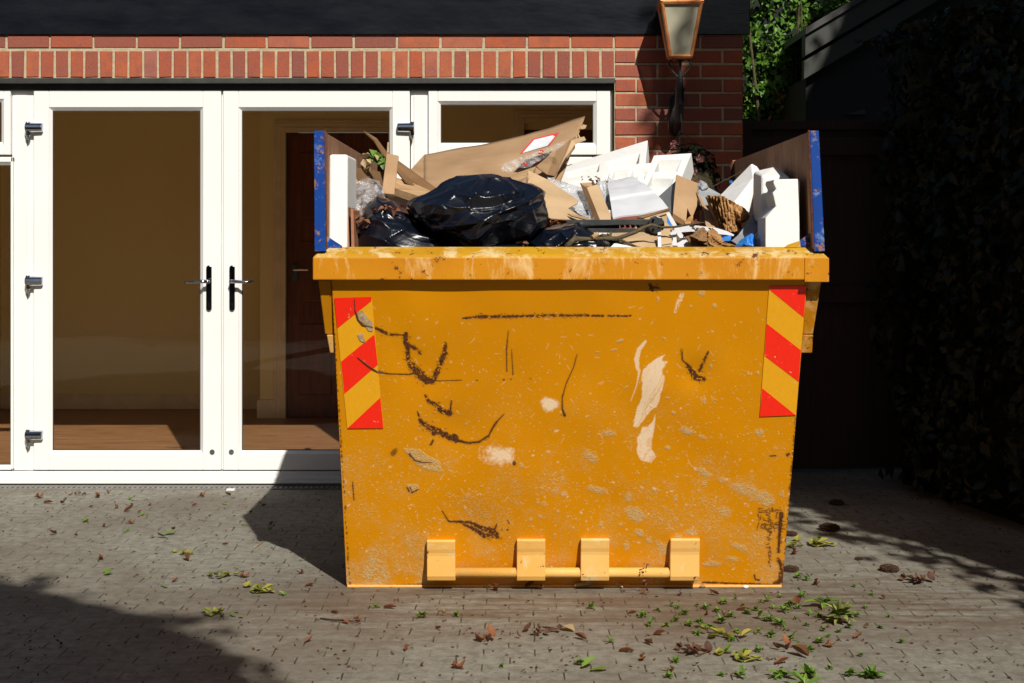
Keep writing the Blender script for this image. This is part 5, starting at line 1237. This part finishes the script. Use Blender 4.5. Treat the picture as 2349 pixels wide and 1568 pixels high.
m.build("spring", mat_blackmetal, mf)
# branch
br = empty("branch", cd((480, 1030), 5.34), "bare forked branch lying just behind the rim in front of the metal frame", "branch")
m = MB(); m.tube([cd(q_, 5.36) for q_ in ((55,1112),(90,1080),(125,1045),(250,1048),(400,1040),(480,1042),(560,1015),(640,985),(700,950),(770,925),(850,948),(960,945),(1080,925),(1215,905))], [.011,.0105,.010,.008,.0075,.008,.007,.007,.006,.005,.0045,.004,.0035,.0015], 8)
m.build("stem", mat_twig, br, smooth=True)
m = MB(); m.tube([cd((480,1042), 5.36), cd((560,1075), 5.35), cd((640,1108), 5.34)], [.006,.0045,.003], 7); m.tube([cd((125,1045), 5.36), cd((128,1012), 5.37)], [.006,.004], 7); m.tube([cd((420,1040), 5.36), cd((430,990), 5.40), cd((425,985), 5.42)], [.005,.004,.003], 6); m.build("side_shoot", mat_twig, br, smooth=True)
MB().tube([cd((270,1035), 5.31), cd((318,1003), 5.33)], .008, 8).build("cut_stub", mat_wood, br)
m = MB(); m.tube([cd((1265,615), 6.2), cd((1400,545), 6.2), cd((1530,478), 6.25)], .0012, 4); tag(m.build("twine", mat_twig, None, loc=cd((1265,615), 6.2)), "thin twine stretched towards the leaning polystyrene board", "twine")
# low cardboard and paper at the front right
sheet("cardboard_flap", [(*d2((395,995))[0], 5.50), (*d2((830,985))[0], 5.52), (*d2((820,1115))[0], 5.38), (*d2((700,1115))[0], 5.38), (*d2((500,1060))[0], 5.4)], mat_card_l, "flat pale cardboard under the metal frame behind the branch", "cardboard", th=.004)
cb = empty("cardboard_box", cd((890, 1040), 5.40), "small carton end with printed line, right below the metal frame's end cap", "cardboard box")
sheet("box_panel", [(*d2((848,975))[0], 5.42), (*d2((925,965))[0], 5.44), (*d2((950,1115))[0], 5.36), (*d2((850,1115))[0], 5.36)], mat_card_l, parent=cb, th=.005)
sheet("torn_tape", [(*d2((822,990))[0], 5.41), (*d2((848,985))[0], 5.41), (*d2((850,1115))[0], 5.35), (*d2((824,1115))[0], 5.35)], mat_plastic_w, parent=cb, th=.003)
m = MB(); 
for k in range(9): m.tube([cd((858+9*k, 1098-k*1.4), 5.352), cd((864+9*k, 1097-k*1.4), 5.352)], .0022, 4)
m.build("printed_mark", mat_ink, cb)
sheet("polystyrene_scrap", [(*d2((425,1115))[0], 5.34), (*d2((470,1070))[0], 5.38), (*d2((610,1112))[0], 5.34), (*d2((600,1130))[0], 5.34)], mat_poly, "small white polystyrene scrap behind the rim under the branch", "polystyrene", th=.02)
pb = empty("plastic_sack", cd((1050, 1020), 5.42), "torn white and blue plastic sack with white straps at the front right", "plastic sack")
def ribbon(pts, Y, wd, mat, nm, par, dY=0, seed=0):
    P_ = [cd(q_, Y + dY*i/(len(pts)-1)) for i, q_ in enumerate(pts)]; vs_ = []; fs_ = []
    for i, p_ in enumerate(P_):
        d__ = (P_[min(i+1, len(P_)-1)] - P_[max(i-1, 0)]).normalized(); s_ = Vector((-d__.z, 0, d__.x)); w_ = wd[i] if isinstance(wd, (list, tuple)) else wd
        vs_ += [p_ - s_*w_, p_ + s_*w_, p_ + s_*w_ + Vector((0, .004, 0)), p_ - s_*w_ + Vector((0, .004, 0))]
    for i in range(len(P_)-1):
        for j in range(4): fs_.append((i*4+j, i*4+(j+1) % 4, (i+1)*4+(j+1) % 4, (i+1)*4+j))
    m_ = MB(); m_.add(vs_, fs_ + [(0,1,2,3), tuple(4*(len(P_)-1)+j for j in (3,2,1,0))]); return m_.build(nm, mat, par)
ribbon([(905,825),(940,890),(975,950),(1010,1010),(1060,1080),(1080,1110)], 5.42, [.006,.007,.007,.008,.008,.006], mat_plastic_w, "strap", pb)
ribbon([(940,985),(1000,968),(1100,955),(1200,962),(1300,975),(1400,995),(1460,1015)], 5.46, [.003,.010,.012,.010,.011,.007,.003], mat_plastic_w, "folded_edge", pb, -.04)
ribbon([(950,985),(965,1040),(960,1100)], 5.40, [.012,.006,.010], mat_plastic_w, "strap", pb)
ribbon([(990,1110),(1040,1090),(1110,1100)], 5.36, [.012,.016,.004], mat_plastic_w, "strap", pb)
ribbon([(915,850),(925,900),(940,930)], 5.50, [.006,.011,.006], mat_blue_p, "blue_print", pb)
sheet("sack_panel", [(*d2((1340,1035))[0], 5.44), (*d2((1440,1012))[0], 5.42), (*d2((1430,1060))[0], 5.38), (*d2((1370,1065))[0], 5.40)], mat_blue_p, parent=pb, th=.003)
blue = blobmesh("blue_sack", d2((1470,1110),(1540,1060),(1600,1010),(1628,1025),(1645,1100),(1640,1150),(1500,1150)), d2((1570,1095))[0], 5.42, .05, mat_blue_p, "bright blue plastic sack bunched behind the rim at the right", "plastic sack", None, 7, .02, 22, 90, 40)
sheet("cardboard_flap", [(*d2((1440,1060))[0], 5.50), (*d2((1500,1010))[0], 5.55), (*d2((1640,820))[0], 5.70), (*d2((1665,900))[0], 5.66), (*d2((1670,960))[0], 5.6), (*d2((1590,1030))[0], 5.48), (*d2((1480,1085))[0], 5.42)], mat_gc, "grey-brown card curving up against the polystyrene blocks", "cardboard", th=.004)
ribbon([(1480,1100),(1560,1075),(1640,1030),(1700,960),(1725,900)], 5.45, [.004,.008,.010,.008,.004], mat_plastic_w, "white_strip", pb, .1)
blobmesh("crumpled_paper", d2((1050,1040),(1120,1010),(1190,960),(1240,990),(1240,1060),(1220,1100),(1100,1105)), d2((1150,1050))[0], 5.37, .05, mat_card_d, "crumpled dark brown paper with holes just behind the rim", "paper", None, 15, .028, 24, 110, 50)
blobmesh("crumpled_paper", d2((1240,985),(1290,975),(1330,1020),(1370,1085),(1460,1095),(1440,1125),(1280,1125),(1225,1060)), d2((1300,1060))[0], 5.36, .05, mat_paper, "crumpled orange-brown paper right of the darker crumpled paper", "paper", None, 19, .024, 24, 110, 50)
leafpile("dry_leaves", d2((1155,925))[0], 5.46, 8, (.020, .01, .010), .03, mat_dry, "curled orange-brown leaves above the crumpled brown paper", None, 43, .8)
leafpile("dry_leaves", d2((1180,975))[0], 5.40, 10, (.03, .01, .010), .02, mat_dry_d, "dark leaf crumbs between the strap and the crumpled paper", None, 44, .8)
sheet("plastic_scrap", [(*d2((1425,560))[0], 6.25), (*d2((1448,550))[0], 6.25), (*d2((1450,575))[0], 6.25), (*d2((1430,578))[0], 6.25)], mat_blue_p, "tiny blue plastic scrap left of the leaning polystyrene board", "plastic", th=.02)

# ------------------------------------------------------------------ on the paving
def ground(x, y): s = (y - HY) / EYE; return Vector(((x - CX) / s, F / s, .005))
def leafgeo(P, F, T, base, az, pitch, L, Wd, curl, roll, tint, rg):
    """one curled leaf with a midrib: appended to P, F, T"""
    n_ = 6; k0 = len(P); pos = np.array(base, float); ang = pitch; ca, sa = math.cos(az), math.sin(az)
    for i in range(n_ + 1):
        u = i / n_; wv = Wd * (math.sin(math.pi * min(1, u * .93 + .05)) ** .8) * .5 * (1 + .25 * rg.normal() * .5)
        side = np.array([-sa, ca, 0]); up = np.array([-ca*math.sin(ang), -sa*math.sin(ang), math.cos(ang)])
        for sgn in (-1, 0, 1):
            P.append(tuple(pos + side * sgn * wv * math.cos(roll) + up * abs(sgn) * wv * math.sin(roll)))
        pos = pos + np.array([ca*math.cos(ang), sa*math.cos(ang), math.sin(ang)]) * L / n_; ang += curl / n_
    for i in range(n_):
        for j in (0, 1): a_ = k0 + i*3 + j; F.append((a_, a_+1, a_+4, a_+3))
    T += [tint] * (3 * (n_ + 1))
def plantmesh(nm, P, F, T, mat):
    zmin = min(p_[2] for p_ in P); P = [(x_, y_, z_ - zmin + .002) for x_, y_, z_ in P] if zmin < 0 else P
    me = bpy.data.meshes.new(nm); me.from_pydata(P, [], F); a_ = me.attributes.new("tint", 'FLOAT', 'POINT'); a_.data.foreach_set("value", T)
    return link(nm, me, mat, None)
def clump(n, sx, sy, sz, size, seed, jit, mat, nm, fold=.4, **kw):
    rg = np.random.default_rng(seed); P = []; F = []; T = []
    for i in range(n):
        b_ = (rg.normal() * sx, rg.normal() * sy, abs(rg.normal()) * sz + .003)
        leafgeo(P, F, T, b_, rg.uniform(0, 6.28), rg.uniform(-.1, .35) * jit * 1.1, size * rg.uniform(.7, 1.3), size * rg.uniform(.5, .85), rg.uniform(-.6, 2.2) * jit * 1.5, rg.uniform(.1, 1.0) * fold * 1.7, rg.uniform(0, 1), rg)
    return plantmesh(nm, P, F, T, mat)
def weed(n, size, seed, mat, nm, spread=.35, wd=.34):
    rg = np.random.default_rng(seed); P = []; F = []; T = []
    for i in range(n):
        leafgeo(P, F, T, (rg.normal()*.003, rg.normal()*.003, .001), rg.uniform(0, 6.28), rg.uniform(.05, 1.1), size * rg.uniform(.4, 1.2), size * wd * rg.uniform(.7, 1.7), rg.uniform(-1.4, .2), .35, rg.uniform(0, 1), rg)
    return plantmesh(nm, P, F, T, mat)
def moss(size, seed, mat, nm, fl=.45):
    ev, ef = ico((0, 0, 0), (size, size, size * fl), 5, .3, 2.5, seed); rg = np.random.default_rng(seed)
    ev = ev * (1 + rg.normal(0, .045, (len(ev), 1))); ev[:, 2] = np.maximum(ev[:, 2] + size * fl * .3, -.001)
    return plantmesh(nm, [tuple(q_) for q_ in ev], [tuple(int(i) for i in q_) for q_ in ef], list(rg.uniform(0, 1, len(ev))), mat)
def place(proto, used, p, rz, s):
    o = proto if proto.name not in used else proto.copy()
    if proto.name in used: col.objects.link(o)
    used.add(proto.name); o.location = p; o.rotation_euler = (0, 0, rz); o.scale = (s, s, s); return o
used = set()
v_brown = [clump(1, 0, 0, .004, .055, 100+k, .35, mat_dry, "dry_leaf", .6) for k in range(4)]
v_pair = [clump(3, .02, .015, .006, .045, 110+k, .5, mat_dry, "dry_leaf", .6) for k in range(3)]
v_dark = [clump(12, .028, .012, .006, .026, 120+k, .8, mat_dry_d, "withered_leaf_clump", .6) for k in range(3)]
v_yel = [clump(14, .026, .012, .006, .030, 130+k, .38, mat_weed_y, "yellow_leaf_clump", .5) for k in range(4)]
v_grn = [clump(2, .015, .01, .006, .045, 140+k, .4, mat_weed, "fallen_green_leaf", .4) for k in range(3)]
v_tan = [clump(1, 0, 0, .006, .045, 150+k, .5, mat_tan, "pale_dry_leaf", .7) for k in range(2)]
v_weed = [weed(26, .030, 160+k, mat_weed, "paving_weed") for k in range(5)]
v_weedb = [weed(9, .042, 170+k, mat_weed, "paving_weed", wd=.28) for k in range(3)]
v_moss = [moss(.027, 180+k, mat_moss, "moss_ball") for k in range(2)]
v_mossg = [weed(60, .05, 190, mat_mossg, "moss_patch", wd=.25)]
import itertools
def put(protos, x, y, s, label, cat, group, k=0, rz=None):
    o = place(protos[k % len(protos)], used, ground(x, y), rz if rz is not None else random.uniform(0, 6.28), s); tag(o, label, cat, group); return o
gG = "fallen leaves on the paving"; gW = "weeds growing in the paving joints"
# distinct pieces, each with its own words
for i, (pr_, x, y, s, lab, cat) in enumerate([
    (v_yel, 517, 1327, 1.5, "yellow-green leaf clump left of the skip, in the sun between the two shadows", "leaves"),
    (v_yel, 597, 1362, 1.6, "yellow-green leaf clump nearest the tip of the skip's shadow", "leaves"),
    (v_yel, 497, 1414, 1.3, "yellow leaf clump at the edge of the soft tree shadow lower left", "leaves"),
    (v_grn, 381, 1235, 1.5, "bright green leaf clump on the sunny paving in front of the left glazed door", "leaves"),
    (v_grn, 257, 1321, 1.4, "green leaf clump just above the tree shadow on the left", "leaves"),
    (v_yel, 425, 1275, 1.0, "small yellow-green leaf pair above the upright brown leaf", "leaves"),
    (v_brown, 433, 1292, 1.3, "upright pointed brown leaf in the middle of the sunny paving at left", "leaf"),
    (v_grn, 202, 1200, 1.2, "flat green leaf on the paving below the left hinge side of the door", "leaf"),
    (v_dark, 177, 1140, 1.0, "round dark brown leaf near the door sill at left", "leaf"),
    (v_yel, 1468, 1344, 1.0, "small yellow leaf pressed under the tipping bar", "leaf"),
    (v_tan, 1318, 1455, 1.5, "pale pointed leaf in front of the skip's middle", "leaf"),
    (v_tan, 1018, 1416, 1.1, "pale tan curled leaf in front of the left lug", "leaf"),
    (v_dark, 1245, 1460, 1.6, "dark olive withered leaf clump in front of the skip's middle", "leaves"),
    (v_pair, 1116, 1474, 1.5, "rust-red curled leaves with a stalk in front of the second lug", "leaves"),
    (v_grn, 1352, 1540, 1.3, "dark green leaf near the bottom edge in the middle", "leaf"),
    (v_yel, 1662, 1463, 1.9, "large mixed yellow and brown withered leaf clump right of centre foreground", "leaves"),
    (v_dark, 1590, 1502, 1.7, "brown curled leaf clump at the bottom right of centre", "leaves"),
    (v_yel, 1708, 1519, 1.5, "broad yellow-green leaf in the right foreground", "leaf"),
    (v_brown, 1855, 1516, 1.6, "rust-red oval leaf in the right foreground", "leaf"),
    (v_pair, 1795, 1492, 1.3, "pair of curled orange-brown leaves left of the rust-red oval leaf", "leaves"),
    (v_mossg, 1925, 1432, 1.7, "yellow-green moss patch right of the skip among weeds", "moss"),
    (v_yel, 1878, 1255, 1.9, "yellow and brown leaf clump beside the skip's lower right corner", "leaves"),
    (v_yel, 1816, 1258, 1.3, "yellow leaf clump touching the right side of the skip", "leaves"),
    (v_moss, 1903, 1219, 1.9, "long dark brown moss clump at the edge of the right shadow", "moss"),
    (v_moss, 1815, 1231, 1.2, "flat dark moss ball against the skip's right side", "moss"),
    (v_moss, 1815, 1313, 1.3, "round dark moss ball right of the skip's bottom corner", "moss"),
    (v_moss, 2041, 1313, 1.6, "round brown moss ball out on the right paving", "moss"),
    (v_moss, 1971, 1287, .7, "tiny dark moss ball between the two larger ones at right", "moss"),
    (v_dark, 2105, 1340, 1.9, "olive and brown stalk clump at the far right near the shadow", "leaves"),
    (v_moss, 1920, 1160, 1.5, "black moss clump inside the right-hand shade", "moss"),
    ]):
    put(pr_, x, y, s * (.82 if pr_ in (v_moss,) else .78), lab, cat, None, i, rz=random.uniform(-.5, .5))
rg = np.random.default_rng(55)
# brown scattered leaves
spots = [(90,1147),(100,1158),(140,1160),(150,1150),(250,1136),(275,1112),(228,1145),(205,1168),(270,1170),(300,1167),(285,1178),(315,1180),(345,1163),(240,1213),(395,1220),(300,1205),(130,1230),(175,1228),(235,1288),(395,1340),(530,1141),(465,1143),(600,1165),(640,1318),(690,1320),(510,1253),(440,1165),(575,1180),(620,1210),(700,1350),(560,1330),(800,1437),(1205,1352),(1240,1355),(1000,1448),(1215,1385),(1140,1358),(1480,1478),(1500,1462),(1560,1370),(1650,1370),(1690,1405),(1620,1415),(1730,1460),(1830,1395),(1870,1345),(2030,1380),(1990,1446),(1540,1545),(1420,1500),(1345,1475),(1100,1475),(1260,1500),(1460,1410),(1820,1275),(2140,1325),(1960,1470),(1900,1490),(1780,1530),(1600,1530),(1470,1520),(880,1400),(930,1500),(1050,1540),(700,1480),(760,1410),(820,1430)]
ORD = ["first", "second", "third", "fourth", "fifth", "sixth", "seventh", "eighth", "ninth", "tenth", "eleventh", "twelfth", "thirteenth", "fourteenth", "fifteenth", "sixteenth", "seventeenth", "eighteenth", "nineteenth", "twentieth", "twenty-first", "twenty-second", "twenty-third", "twenty-fourth"]
def zone(x, y):
    if x < 795:
        return "on the paving close to the door sill" if y < 1150 else "a step in front of the door sill" if y < 1177 else "on the sunny paving left of the skip" if y < 1260 else "level with the tip of the skip's shadow" if y < 1335 else "in the lower left paving"
    if x > 1795:
        return "beside the right wall of the skip" if y < 1350 else "on the paving right of the skip" if y < 1405 else "on the paving near the hedge shadow" if y < 1470 else "in the lower right corner of the paving"
    if x < 1290: return "just below the skip's left half" if y < 1410 else "in the foreground left of the middle"
    return "just below the skip's right half" if y < 1398 else "in the weedy patch before the skip's right corner" if y < 1445 else "in the foreground right of the middle" if y < 1500 else "near the bottom edge right of the middle"
def batch(pts, protos, noun, cat, group, lo, hi, big=None):
    zs_ = {}
    for i, (x, y) in enumerate(pts): zs_.setdefault(zone(x, y), []).append((x, y, i))
    for z_, L_ in zs_.items():
        L_.sort()
        for r_, (x, y, i) in enumerate(L_):
            o_ = "only" if len(L_) == 1 else ORD[r_] if r_ < 24 else "last"
            lab = ("%s, %s from the left %s" % (noun, o_, z_)) if o_ not in ("only",) else "%s, the only one %s" % (noun, z_)
            put(protos(i, x, y), x, y, float(rg.uniform(lo, hi)) * (big(x, y) if big else 1), lab, cat, group, i)
batch(spots, lambda i, x, y: v_brown if i % 3 else v_pair, "dry brown leaf", "leaf", gG, .4, .85)
gsp = [(190,1118),(235,1118),(330,1185),(300,1150),(520,1160),(480,1190),(290,1222),(560,1210),(620,1222),(680,1238),(600,1296),(700,1290),(340,1330),(370,1350),(650,1370),(540,1420)]
batch(gsp, lambda i, x, y: v_grn, "yellow-green leaf scrap", "leaf", "green leaf scraps left of the skip", .35, .65)
put(v_weedb, 1893, 1396, 1.7, "tallest seedling with upright green leaf right of the skip's corner", "weed", gW, 0)
wsp = [(862,1398),(968,1422),(1046,1418),(1357,1400),(1490,1440),(1555,1400),(1570,1415),(1600,1395),(1540,1395),(1620,1400),(1645,1408),(1550,1430),(1530,1440),(1688,1380),(1715,1412),(1675,1420),(1760,1385),(1790,1375),(1810,1395),(1830,1400),(1775,1400),(1800,1410),(1840,1375),(1690,1455),(1740,1455),(1850,1440),(1890,1452),(1770,1465),(1800,1450),(1880,1420),(1940,1415),(1965,1420),(1925,1393),(1990,1440),(2020,1445),(1880,1480),(1830,1490),(1550,1525),(1535,1560),(1655,1555),(1700,1560),(1330,1530),(1150,1535),(1830,1330),(1850,1335),(1880,1240),(2070,1480),(1860,1560),(1800,1560),(1710,1500),(1960,1350),(2000,1370),(1400,1480),(1950,1555),(2000,1560),(1740,1500),(1665,1505),(1900,1430)]
wsp += [(1580,1440),(1605,1432),(1630,1445),(1655,1435),(1705,1395),(1735,1405),(1745,1425),(1765,1430),(1790,1440),(1825,1425),(1860,1415),(1900,1465),(1925,1455),(1950,1445),(1745,1385),(1660,1390),(1600,1460),(1680,1475),(1815,1475),(1860,1500),(1905,1540),(1780,1560),(1845,1585),(1975,1510),(2040,1420),(1985,1400),(1510,1405),(1475,1420)]
batch(wsp, lambda i, x, y: v_weed if i % 4 else v_weedb, "green weed", "weed", gW, .35, .85, lambda x, y: 1.9 if (x > 1780 and y > 1540) else 1)
for L_ in (v_brown, v_pair, v_dark, v_yel, v_grn, v_tan, v_weed, v_weedb, v_moss, v_mossg):
    for o_ in L_:
        if o_.name not in used: bpy.data.objects.remove(o_)
# chips and crumbs that nobody could count
n = 1500; P = []; 
for k in range(n):
    x = rg.uniform(-200, 2500); y = 1115 + 450 * rg.beta(1.0, 1.1); q_ = ground(x, y); P.append((q_.x, q_.y, .007))
tag(leaf_cloud("leaf_crumbs", np.array(P), np.tile([0, 0, 1.], (n, 1)), .014, mat_dry_d, None, 77, jit=.35), "tiny crumbs of dead leaf strewn over the block paving", "leaf crumbs", kind="stuff")
def stick(nm, pts, r, mat, lab, cat, grp=None):
    m_ = MB(); L_ = [ground(x_, y_) + Vector((0, 0, h_)) for x_, y_, h_ in pts]; m_.tube(L_, r, 6); return tag(m_.build(nm, mat, None, loc=L_[0], smooth=True), lab, cat, grp)
stick("twig", [(735,1425,.004),(765,1430,.006),(800,1434,.01),(828,1438,.005)], [.002,.003,.003,.0015], mat_dry_d, "thin reddish twig on the paving below the skip's left corner", "twig")
stick("twig", [(583,1262,.004),(605,1248,.01)], [.0025,.0015], mat_wood, "pale straw sticking up at the tip of the skip's shadow", "twig")
stick("twig", [(1630,1500,.004),(1600,1512,.006),(1635,1498,.004)], [.002,.002,.001], mat_hard, "thin reddish stalk in the right-centre foreground", "twig")
# splintered wood under the bar
m = MB(); zs_ = .02
pts_ = [ground(1318,1352), ground(1340,1350), ground(1372,1346), ground(1395,1343), ground(1428,1352)]
m.tube([p_ + Vector((0, -.01, h_)) for p_, h_ in zip(pts_, (.012, .014, .022, .016, .006))], [.004, .010, .016, .012, .003], 8)
tag(m.build("splintered_wood", M("splinter_wood", (.55, .42, .25), .8, (.3, .2, .1), 20, (1, 8, 8)), None, loc=pts_[2]), "pale splintered piece of wood on the ground under the tipping bar", "wood")
m = MB(); m.tube([ground(1478,1350), ground(1480,1352) + Vector((0,0,.03)), ground(1482,1358) + Vector((0,0,.07)), ground(1484,1362) + Vector((0,0,.10))], [.003,.0025,.002,.0015], 6)
dw = empty("dead_weed", ground(1480,1366), "thin rust-red dead weed standing in front of the third and fourth lugs", "weed")
m.build("stem", mat_dry_d, dw); 
P = np.array([tuple(ground(1480,1366) + Vector((rg.normal(0,.008), rg.normal(0,.01), abs(rg.uniform(0,.12))))) for _ in range(22)]); leaf_cloud("leaf", P, np.tile([0,-1,.3],(22,1)), .016, mat_dry, dw, 5)
for k, (x, y, lb) in enumerate(((1700,1348,"left of the two white chips under the skip's right corner"),(1711,1353,"right of the two white chips under the skip's right corner"),(1612,1352,"pale tan chip on the paving just below the rightmost lug"))):
    c = ground(x, y); ev, ef = ico(c + Vector((0, 0, .006)), (.011, .008, .006), 2, .3, 2, k)
    tag(mesh("gravel_chip", ev, ef.tolist(), mat_poly if k < 2 else mat_tan, None, smooth=False, loc=c), lb, "chip")
MB_ = None
m = MB(); c = ground(530,1127); m.box(c.x-.02, c.x+.022, c.y-.02, c.y+.01, .005, .012); tag(m.build("paper_scrap", mat_plastic_w, None, loc=c), "white paper scrap on the paving by the door sill", "paper scrap")
m = MB(); c = ground(460,1216);
